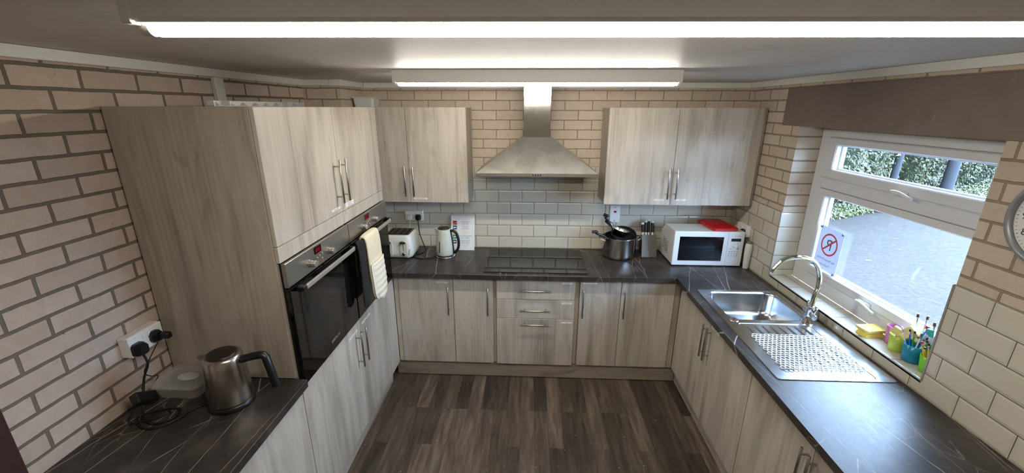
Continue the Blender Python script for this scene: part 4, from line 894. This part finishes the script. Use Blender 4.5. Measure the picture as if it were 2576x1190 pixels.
m = MB(); m.loft([[p.copy() for p in hole], shrink(hole, 0.975, zt-0.004), shrink(hole, 0.962, zt-0.014), shrink(hole, 0.93, zt-0.12), shrink(hole, 0.90, zt-0.145), shrink(hole, 0.84, zt-0.158), shrink(hole, 0.3, zt-0.163)][::-1], 0, True, True, False); part(t, 'bowl', m, STEEL_S)
c = sum(hole, Vector())/len(hole)
part(t, 'waste', MB().lathe([(0.0, 0.003), (0.022, 0.003), (0.028, 0.006), (0.042, 0.006), (0.044, 0.002)], (c.x+0.02, c.y, zt-0.163), 32), CHROME)
part(t, 'overflow', MB().lathe([(0.0, 0.001), (0.013, 0.002), (0.020, 0.005), (0.024, 0.005), (0.026, 0.0005)], (1.100, -1.252, zt), 28), CHROME)
m = MB(); m.loft([[p.copy() for p in drn], shrink(drn, 0.985, zt-0.0035)][::-1], 0, True, True, False); part(t, 'drainer', m, STEEL_S)
for k in range(8):
    x = 1.148+k*0.044; part(t, 'drainer_rib', MB().tube([(x, -1.300, zt-0.0042), (x, -1.315, zt-0.0005), (x, -1.60, zt-0.0005), (x, -1.69, zt-0.0042)], 0.004, 8, smooth=False), STEEL_S)
# mixer tap
tc = Vector((1.512, -1.262, zt)); t = T('mixer_tap', 'chrome swan-neck mixer tap with two lever handles by the sink', 'tap', tc)
part(t, 'base', MB().lathe([(0.0, 0.0005), (0.028, 0.0005), (0.028, 0.006), (0.022, 0.012), (0.021, 0.055), (0.018, 0.075), (0.019, 0.10), (0.016, 0.108), (0.0, 0.110)], tc, 32), CHROME)
part(t, 'spout', MB().tube([tc+Vector((0, 0, 0.105)), tc+Vector((0.010, 0.006, 0.18)), (1.533, -1.250, 1.13), (1.531, -1.243, 1.195), (1.508, -1.24, 1.252), (1.463, -1.24, 1.292), (1.385, -1.24, 1.305), (1.322, -1.24, 1.288), (1.283, -1.24, 1.245), (1.266, -1.24, 1.214)], 0.0125, 16, sub=8), CHROME)
for s_ in (-1, 1):
    a = tc+Vector((0.004*s_, 0.016*s_, 0.062)); b = tc+Vector((0.012*s_, 0.062*s_, 0.060))
    m = MB().cyl(a, b, 0.013, 0.015, n=18, bev=0.002); part(t, 'valve_arm', m, CHROME)
    q = b+Vector((0, -0.012*s_, 0.013)); part(t, 'lever', MB().tube([q, q+Vector((0.003, 0.004*s_, 0.022)), q+Vector((0.006, 0.006*s_, 0.042))], [0.0065, 0.005], 10), CHROME)
# clear mat of rings
m = MB(); rr, tr = 0.0105, 0.0026
tor = MB(); N1, N2 = 10, 5; vs = []
for i in range(N1):
    for j in range(N2):
        a, b = 2*PI*i/N1, 2*PI*j/N2; vs.append(Vector(((rr+tr*math.cos(b))*math.cos(a), (rr+tr*math.cos(b))*math.sin(a), tr*math.sin(b))))
tor.add(vs, [[i*N2+j, ((i+1) % N1)*N2+j, ((i+1) % N1)*N2+(j+1) % N2, i*N2+(j+1) % N2] for i in range(N1) for j in range(N2)], 0, True)
for j in range(16):
    for i in range(18):
        x = -0.185+i*0.0215+(0.0107 if j % 2 else 0); y = -0.15+j*0.0198
        m.merge(tor, Matrix.Translation((x, y, 0.0015*math.sin(i*1.3+j))))
m.xf(Matrix.Translation((1.302, -1.572, zt+0.0045)) @ Matrix.Rotation(-0.02, 4, 'Z'))
solo('drainer_mat', 'clear plastic mat of linked rings lying on the drainer', 'mat', m, clear_plastic('clear_ring_plastic', (0.96, 0.97, 0.98, 1), 0.58, 0.15))

# ------------------------------------------------------------------ window sill things
SZ = WZ0
YEL = NT('yellow_sponge'); YEL.P(Base_Color=S('#e3cf6a'), Roughness=0.95, Normal=YEL.bump(YEL.noise(YEL.pos(), 260, 2), 0.8, 0.003)); YEL = YEL.m
YEL2 = plain('sponge_stamp_foam', S('#dcc98a'), 0.95, noise=0.1)
m = MB(); m.loft([rrect(-0.052, 0.052, -0.034, 0.034, 0.008, 0.0005, 3), rrect(-0.050, 0.050, -0.032, 0.032, 0.008, 0.012, 3), rrect(-0.046, 0.046, -0.028, 0.028, 0.008, 0.019, 3), rrect(-0.047, 0.047, -0.029, 0.029, 0.008, 0.024, 3), rrect(-0.055, 0.055, -0.037, 0.037, 0.008, 0.033, 3), rrect(-0.055, 0.055, -0.037, 0.037, 0.008, 0.043, 3)], 0, False)
m.xf(Matrix.Translation((1.672, -1.487, SZ)) @ Matrix.Rotation(0.12, 4, 'Z')); solo('sponge', 'yellow waisted washing-up sponge lying alone on the tiled sill', 'sponge', m, YEL)
def cup(label, c, col, r0=0.030, r1=0.038, h=0.082, op=0.75):
    m = MB().lathe([(0.0, 0.0005), (r0-0.002, 0.0005), (r0, 0.003), (r1, h), (r1-0.0018, h+0.0005), (r0-0.002, 0.005), (0.0, 0.004)], (c[0], c[1], SZ), 32)
    return solo('cup', label, 'cup', m, clear_plastic('cup_plastic', S(col), op, 0.25), 'cups of brushes on the sill')
C_Y, C_B, C_G, C_P, C_T, C_R = (1.690, -1.625), (1.682, -1.716), (1.678, -1.806), (1.722, -1.552), (1.716, -1.702), (1.712, -1.795)
C_P = (1.720, -1.560)
cup('lime yellow plastic cup of sponge stamps on the sill', C_Y, '#c4da5e'); cup('turquoise blue plastic cup of thin brushes on the sill', C_B, '#1687a8', 0.034, 0.041, 0.086, 0.85)
cup('bright green plastic cup cut off by the tiled wall edge on the sill', C_G, '#7cc62c', 0.030, 0.038, 0.080, 0.8); cup('pink plastic cup by the window frame, behind the yellow cup', C_P, '#d88ac0', 0.026, 0.031, 0.092)
cup('clear plastic cup of brushes behind the turquoise cup', (1.7285, -1.668), '#dfe6ea', 0.0165, 0.0185, 0.105, 0.3); cup('clear plastic cup of brushes behind the green cup', (1.7285, -1.765), '#dfe6ea', 0.0185, 0.0205, 0.10, 0.3)
COLS = {'red': '#b8212b', 'blue': '#1d6fc0', 'teal': '#2f9f90', 'green': '#2f9a44', 'yellow': '#e0c32f', 'white': '#dfe0dc', 'brown': '#5a3b2c', 'black': '#1b1a1c', 'clear': '#c9d6da', 'orange': '#d96a28'}
CM = {k: plain('brush_'+k, S(v), 0.4, noise=0.05) for k, v in COLS.items()}
def brush(label, c, ang, lean, ln, hcol, tip, tipw, up=True, base=0.006, shift=(0, 0)):
    """a brush standing in a cup; tip up"""
    p = Vector((c[0]+shift[0], c[1]+shift[1], SZ+base)); d = Vector((math.cos(ang)*lean, math.sin(ang)*lean, 1)).normalized()
    t = T('paint_brush', label, 'brush', p, 0, 'paint brushes in the cups')
    part(t, 'handle', MB().tube([p, p+d*ln*0.5, p+d*ln*0.82], [0.0022, 0.0030], 8), CM[hcol])
    part(t, 'ferrule', MB().tube([p+d*ln*0.82, p+d*ln*0.92], [0.0034, tipw*0.8], 8, smooth=False), CHROME)
    part(t, 'bristles', MB().tube([p+d*ln*0.92, p+d*ln*0.97, p+d*ln], [tipw, tipw*0.75], 8), CM[tip])
bl = (1.7285, -1.668); br = (1.7285, -1.765)
brush('brown-tipped clear paint brush standing tallest by the window frame', bl, 2.2, 0.10, 0.205, 'clear', 'brown', 0.006)
brush('brown-tipped clear paint brush, second tall one by the window frame', bl, 0.3, 0.02, 0.205, 'clear', 'brown', 0.006, shift=(0.006, -0.010))
brush('brown-tipped clear paint brush leaning away from the other two tall ones', br, 1.6, 0.16, 0.20, 'clear', 'brown', 0.006, shift=(0.0, 0.010))
brush('red-tipped paint brush with a blue handle behind the turquoise cup', bl, -1.2, 0.16, 0.165, 'blue', 'red', 0.010)
for k, (lab, ang, lean, ln, hc, tp) in enumerate((('thin white paint brush leaning out of the turquoise cup towards the sponge stamps', 2.0, 0.42, 0.150, 'white', 'white'), ('thin black-tipped blue paint brush in the turquoise cup', 1.7, 0.25, 0.140, 'blue', 'black'), ('thin black-tipped green paint brush in the turquoise cup', 1.3, 0.16, 0.135, 'green', 'black'), ('thin white-handled brown-tipped paint brush in the turquoise cup', 0.4, 0.15, 0.132, 'white', 'brown'), ('thin black-tipped white paint brush in the turquoise cup', -0.7, 0.20, 0.130, 'white', 'black'), ('thin black-tipped yellow paint brush in the turquoise cup', -1.3, 0.28, 0.128, 'yellow', 'black'))):
    brush(lab, C_B, ang, lean, ln, hc, tp, 0.0042, shift=(0.006*math.cos(ang), 0.006*math.sin(ang)))
for k, (lab, ang, lean, ln, hc, tp) in enumerate((('yellow paint brush with a red tip in the green cup', 1.9, 0.35, 0.130, 'yellow', 'red'), ('yellow paint brush with a black tip in the green cup', 1.4, 0.26, 0.122, 'yellow', 'black'), ('orange paint brush with a brown tip in the green cup', 2.4, 0.22, 0.112, 'orange', 'brown'), ('red paint brush in the green cup', 0.9, 0.20, 0.125, 'red', 'red'))):
    brush(lab, C_G, ang, lean, ln, hc, tp, 0.0055, shift=(0.006*math.cos(ang), 0.006*math.sin(ang)))
def paddle(name, label, c, ang, lean, ln, hcol, hw, hh, shift=(0, 0)):
    p = Vector((c[0]+shift[0], c[1]+shift[1], SZ+0.006)); d = Vector((math.cos(ang)*lean, math.sin(ang)*lean, 1)).normalized()
    t = T(name, label, 'brush', p, 0, 'wide spreaders in the cups'); e = p+d*ln; n_ = d.cross(Vector((1, 0, 0))).normalized()
    part(t, 'handle', MB().tube([p, p+d*ln*0.5, e], 0.0035, 8), CM['clear'])
    Q = Matrix((n_, d, n_.cross(d))).transposed().to_4x4(); Q.translation = e
    part(t, 'blade', MB().merge(MB().loft([rrect(-hw*0.7, hw*0.7, -0.002, 0.002, 0.0015, 0, 3), rrect(-hw, hw, -0.003, 0.003, 0.002, hh, 3)], 0, False), Q @ Matrix.Rotation(-PI/2, 4, 'X')), CM[hcol])
paddle('glue_spreader', 'blue wide-ended glue spreader standing behind the sponge stamps', bl, -1.4, 0.24, 0.130, 'blue', 0.012, 0.030)
paddle('glue_spreader', 'teal wide-ended glue spreader in the middle of the cups', br, 1.9, 0.24, 0.135, 'teal', 0.015, 0.034)
paddle('glue_spreader', 'teal wide-ended glue spreader touching the tiled wall edge', br, -1.2, 0.25, 0.165, 'teal', 0.009, 0.034)
paddle('glue_spreader', 'red wide-ended glue spreader above the green cup', br, -0.9, 0.22, 0.120, 'red', 0.017, 0.032, (-0.012, -0.002))
paddle('glue_spreader', 'green wide-ended glue spreader low between the turquoise and green cups', br, 2.6, 0.30, 0.085, 'green', 0.015, 0.022)
for k, (lab, dx_, dy_, z, ax, sz) in enumerate((('square yellow foam stamp leaning out of the lime yellow cup', -0.010, 0.006, 0.098, (0.3, 0.2, 0.5), 0.021), ('big yellow foam stamp at the back of the lime yellow cup', 0.012, -0.038, 0.118, (0.7, 0.1, 0.3), 0.027), ('small folded yellow foam stamp in the middle of the lime yellow cup', -0.004, -0.030, 0.092, (0.2, 0.9, 0.1), 0.017), ('yellow foam stamp beside the turquoise cup rim', 0.016, -0.056, 0.092, (0.5, -0.7, 0.2), 0.019))):
    c = Vector((C_Y[0]+dx_, C_Y[1]+dy_, SZ+z)); t = T('foam_stamp', lab, 'foam stamp', c-Vector((0, 0, 0.02)), 0, 'foam stamps in the cups')
    Q = Matrix.Translation(c) @ Matrix.Rotation(ax[0], 4, 'X') @ Matrix.Rotation(ax[1], 4, 'Y') @ Matrix.Rotation(ax[2], 4, 'Z')
    part(t, 'foam', MB().merge(B(-sz*0.5, sz*0.5, -sz, sz, -sz*0.9, sz*0.9, b=0.003), Q), YEL2)
    base = Vector((C_Y[0]+dx_*0.4, C_Y[1]+max(dy_*0.5, -0.018), SZ+0.008)); part(t, 'stick', MB().tube([base, c-Vector((0, 0, sz*0.6))], 0.004, 8, smooth=False), CM['orange'])

# no parking sign on the window
F = Matrix.Translation((1.7615, -0.944, 1.116)) @ Matrix.Rotation(0.02, 4, 'X') @ Fr('right', (0, 0, 0))
t = T('window_sign', 'white no-parking sign seen from behind, stuck inside the window', 'sign', (1.7615, -0.944, 1.116))
sg = NT('translucent_sign'); tl = sg.N('ShaderNodeBsdfTranslucent', ins={'Color': S('#dbe2ee')}); df = sg.N('ShaderNodeBsdfDiffuse', ins={'Color': S('#dbe2ee')}); mx = sg.N('ShaderNodeMixShader', ins={0: 0.22, 1: df.outputs[0], 2: tl.outputs[0]}); sg.L(mx.outputs[0], sg.out.inputs[0])
part(t, 'sheet', MB().merge(B(-0.102, 0.102, 0, 0.272, -0.0012, 0.0, b=0.0004), F), sg.m)
SR = plain('sign_red', S('#d6575b'), 0.5, noise=0.03); SK = plain('sign_grey', S('#54575f'), 0.5, noise=0.03)
cc = Vector((0.0, 0.168, 0)); m = MB(); n = 48
a = [Vector((cc.x+0.071*math.cos(2*PI*k/n), cc.y+0.071*math.sin(2*PI*k/n), 0.0012)) for k in range(n)]; b = [Vector((cc.x+0.060*math.cos(2*PI*k/n), cc.y+0.060*math.sin(2*PI*k/n), 0.0012)) for k in range(n)]
m.add(a+b, [[k, (k+1) % n, n+(k+1) % n, n+k] for k in range(n)]); q = MB().box(-0.061, 0.061, -0.0055, 0.0055, 0.001, 0.0013); m.merge(q, Matrix.Translation(cc) @ Matrix.Rotation(math.radians(42), 4, 'Z')); part(t, 'red_ring', MB().merge(m, F), SR)
MIR = Matrix.Diagonal((-1, 1, 1, 1))
m = MB().text('P', 0.098, F @ Matrix.Translation((0.0, 0.163, 0.0006)) @ MIR); part(t, 'letter', m, SK)
m = MB(); m.text('No Parent Parking', 0.0205, F @ Matrix.Translation((0.0, 0.070, 0.0006)) @ MIR); m.text('Thank you', 0.0205, F @ Matrix.Translation((0.0, 0.035, 0.0006)) @ MIR); part(t, 'wording', m, SK)
for x, y in ((-0.096, 0.262), (0.094, 0.262), (-0.098, 0.006), (0.090, 0.004)):
    part(t, 'suction_pad', MB().merge(MB().cyl((x, y, 0.0003), (x, y, 0.008), 0.008, 0.006, n=14), F), plain('pad_grey', S('#5a606a'), 0.4, noise=0.05))

# wall clock
cl = (XW, -2.130, 1.746); F = Fr('right', cl); t = T('wall_clock', 'round grey-rimmed wall clock cut off at the edge of the photo', 'clock', cl)
def lathe_on(prof, n=56): return MB().lathe(prof, (0, 0, 0), n).xf(F)
part(t, 'rim', lathe_on([(0.150, 0.0005), (0.158, 0.006), (0.158, 0.030), (0.150, 0.040), (0.138, 0.040), (0.133, 0.028)]), plain('clock_rim', S('#8d8f93'), 0.35, 0.3, noise=0.05))
fc = part(t, 'dial', lathe_on([(0.0, 0.026), (0.1335, 0.026)]), plain('clock_dial', S('#d9d9d6'), 0.5, noise=0.02))
m = MB()
for k in range(12):
    a = PI/2-(k+1)*PI/6; m.text(str(k+1), 0.034, F @ Matrix.Translation((0.104*math.cos(a), 0.104*math.sin(a), 0.0266)))
part(fc, 'numerals', m, INK); m = MB()
for k in range(60): m.merge(MB().box(0.121, 0.127, -0.0006 if k % 5 else -0.001, 0.0006 if k % 5 else 0.001, 0.0262, 0.0266), F @ Matrix.Rotation(k*PI/30, 4, 'Z'))
part(fc, 'minute_marks', m, INK)
part(t, 'hour_hand', MB().merge(B(-0.01, 0.065, -0.003, 0.003, 0.028, 0.029), F @ Matrix.Rotation(0.6, 4, 'Z')), BLACK_P)
part(t, 'minute_hand', MB().merge(B(-0.012, 0.095, -0.002, 0.002, 0.030, 0.031), F @ Matrix.Rotation(-0.9, 4, 'Z')), BLACK_P)

# ------------------------------------------------------------------ near left worktop
kc = Vector((-1.335, -2.062, WT)); t = T('kettle', 'brushed stainless steel kettle with a black handle, on the near worktop', 'kettle', kc)
part(t, 'power_base', MB().lathe([(0.0, 0.0006), (0.084, 0.0006), (0.086, 0.006), (0.083, 0.020), (0.078, 0.024), (0.0, 0.024)], kc, 48), BLACK_P)
part(t, 'body', MB().lathe([(0.0, 0.0245), (0.080, 0.0245), (0.081, 0.030), (0.078, 0.10), (0.0725, 0.19), (0.070, 0.218), (0.066, 0.228), (0.060, 0.231), (0.0, 0.231)], kc, 64), STEEL_K)
part(t, 'lid', MB().lathe([(0.055, 0.2315), (0.054, 0.236), (0.046, 0.240), (0.0, 0.242)], kc, 48), plain('dark_lid', S('#241e1a'), 0.35, 0.2, noise=0.1))
hdv = Vector((math.cos(0.12), math.sin(0.12), 0))
q = [kc+hdv*r_+Vector((0, 0, z)) for r_, z in ((0.060, 0.200), (0.110, 0.214), (0.148, 0.221), (0.160, 0.219), (0.168, 0.208), (0.178, 0.140), (0.187, 0.074))]
m = MB()
P2 = []
for i, p in enumerate(q):
    tn = (q[min(i+1, len(q)-1)]-q[max(i-1, 0)]).normalized(); s_ = Vector((-hdv.y, hdv.x, 0)); nn = tn.cross(s_); wd, ht = 0.017, 0.0155
    P2.append([p+s_*(wd*math.cos(a))+nn*(ht*math.sin(a)) for a in [2*PI*k/14 for k in range(14)]])
m.loft(P2, 0, True); part(t, 'handle', m, BLACK_P)
m = MB(); sp = -hdv; s_ = Vector((-hdv.y, hdv.x, 0))
m.loft([[kc+sp*0.066+s_*0.022+Vector((0, 0, 0.222)), kc+sp*0.066-s_*0.022+Vector((0, 0, 0.222)), kc+sp*0.072+Vector((0, 0, 0.165))], [kc+sp*0.096+s_*0.005+Vector((0, 0, 0.224)), kc+sp*0.096-s_*0.005+Vector((0, 0, 0.224)), kc+sp*0.094+Vector((0, 0, 0.208))]], 0, False); part(t, 'spout', m, STEEL_K)
m = MB(); plug_box(m, FLt @ Matrix.Translation((-0.052, -0.014, zl)), 0.050, 0.054, 0.034); part(t, 'plug', m, BLACK_P)
a = FLt @ Vector((-0.052, -0.036, zl+0.02))
part(t, 'cord', MB().tube([a, a+Vector((0.012, -0.004, -0.045)), (-1.668, -2.085, 1.035), (-1.662, -2.110, 0.985), (-1.640, -2.150, 0.930), (-1.610, -2.185, 0.9155), (-1.545, -2.205, 0.9155), (-1.500, -2.170, 0.916), (-1.520, -2.120, 0.9165), (-1.600, -2.140, 0.9195), (-1.640, -2.180, 0.9195), (-1.580, -2.225, 0.9155), (-1.520, -2.225, 0.9158), (-1.480, -2.175, 0.9158), (-1.465, -2.125, 0.9155), (-1.440, -2.095, 0.9155), (-1.418, -2.080, 0.9165)], 0.0042, 8), BLACK_RUB)
CLEAR = clear_plastic('cloudy_food_plastic', (0.93, 0.92, 0.91, 1), 0.17, 0.28)
t = T('food_container', 'shallow cloudy plastic food box with lid behind the steel kettle', 'container', (-1.585, -1.985, WT))
R0 = rrect(-1.670, -1.500, -2.052, -1.922, 0.022, WT+0.0008); R1 = rrect(-1.690, -1.480, -2.068, -1.908, 0.030, WT+0.058); R2 = rrect(-1.686, -1.484, -2.064, -1.912, 0.028, WT+0.058); R3 = rrect(-1.668, -1.502, -2.050, -1.924, 0.022, WT+0.004)
part(t, 'tub', MB().loft([R0, R1, R2, R3], 0, False), CLEAR)
L0 = rrect(-1.697, -1.473, -2.075, -1.901, 0.034, WT+0.0585); L1 = rrect(-1.697, -1.473, -2.075, -1.901, 0.034, WT+0.064); L2 = rrect(-1.676, -1.494, -2.054, -1.922, 0.026, WT+0.064); L3 = rrect(-1.672, -1.498, -2.050, -1.926, 0.024, WT+0.0605)
ld = part(t, 'lid', MB().loft([L0, L1, L2, L3], 0, False), CLEAR)
m = MB().loft([[Vector((-1.578+0.045*math.cos(a), -1.985+0.026*math.sin(a), z)) for a in [2*PI*k/24 for k in range(24)]] for z in (WT+0.0608, WT+0.0625)], 0, False); part(ld, 'oval_boss', m, clear_plastic('cloudy_boss', (0.85, 0.85, 0.85, 1), 0.6, 0.35))
t = T('power_adapter', 'chunky black power adapter standing against the brick wall', 'adapter', (-1.69, -2.145, WT))
q = MB().box(-0.024, 0.024, -0.048, 0.048, 0.0, 0.034, b=0.004); part(t, 'case', MB().merge(q, Matrix.Translation((-1.664, -2.128, WT+0.046)) @ Matrix.Rotation(-0.55, 4, 'X') @ Matrix.Rotation(0.9, 4, 'Y')), BLACK_P)
part(t, 'lead', MB().tube([(-1.675, -2.160, WT+0.030), (-1.660, -2.195, WT+0.010), (-1.625, -2.215, WT+0.0135), (-1.560, -2.185, WT+0.0145), (-1.530, -2.150, WT+0.013), (-1.565, -2.125, WT+0.0045)], 0.0030, 8), BLACK_RUB)
t = T('phone_charger', 'small black plug-in charger in the socket above the plastic box', 'charger', (-1.66, -1.97, 1.16))
m = MB(); plug_box(m, FLt @ Matrix.Translation((0.030, -0.002, zl)), 0.044, 0.050, 0.030); m.merge(MB().box(-0.012, 0.014, -0.013, 0.015, 0.0, 0.040, b=0.005), FLt @ Matrix.Translation((0.034, -0.001, zl+0.0305))); part(t, 'charger_body', m, BLACK_P)
a = FLt @ Vector((0.030, -0.026, zl+0.015)); part(t, 'lead', MB().tube([a, (-1.692, -2.025, 1.075), (-1.698, -2.052, 1.035), (-1.694, -2.035, 1.005), (-1.690, -2.008, 0.986), (-1.706, -2.032, 0.955), (-1.712, -2.062, 0.925), (-1.708, -2.078, 0.9135)], 0.0022, 8), BLACK_RUB)

# ------------------------------------------------------------------ on top of the cabinets
t = T('light_diffuser', 'long white ribbed plastic strip lying on top of the oven cabinets', 'plastic strip', (-1.40, -1.40, ZT))
part(t, 'trough', MB().box(-1.415, -1.385, -1.757, -1.060, ZT+0.0008, ZT+0.004, b=0.001).box(-1.416, -1.413, -1.757, -1.060, ZT+0.004, ZT+0.024, b=0.0008), plain('ribbed_white', S('#c9c8c6'), 0.35, noise=0.03))
for k in range(8):
    y = -1.712+k*0.085; part(t, 'rib', MB().loft([[Vector((-1.4125, y-0.022, ZT+0.0045)), Vector((-1.4125, y+0.022, ZT+0.0045)), Vector((-1.4125, y, ZT+0.020))], [Vector((-1.388, y-0.016, ZT+0.0045)), Vector((-1.388, y+0.016, ZT+0.0045)), Vector((-1.388, y, ZT+0.0065))]], 0, False), plain('rib_white', S('#d5d5d3'), 0.35, noise=0.03) if k == 0 else bpy.data.materials['rib_white'])
for y in (-1.757, -1.664, -1.222, -1.068): part(t, 'end_stop', B(-1.414, -1.384, y, y+0.008, ZT+0.0045, ZT+0.0245, b=0.001), bpy.data.materials['rib_white'])
t = T('storage_tub', 'frosted white plastic tub on top of the wall cabinet near the ovens', 'tub', (-1.39, -0.17, ZT))
m = MB().loft([rrect(-1.440, -1.292, -0.235, -0.105, 0.018, ZT+0.0008), rrect(-1.446, -1.286, -0.241, -0.099, 0.018, ZT+0.063)], 0, False); part(t, 'tub_body', m, plain('frosted_tub', S('#c9cac4'), 0.4, noise=0.04))
part(t, 'lid', B(-1.450, -1.282, -0.245, -0.095, ZT+0.0635, ZT+0.071, b=0.002), plain('frosted_tub_lid', S('#d0d1cb'), 0.4, noise=0.03))
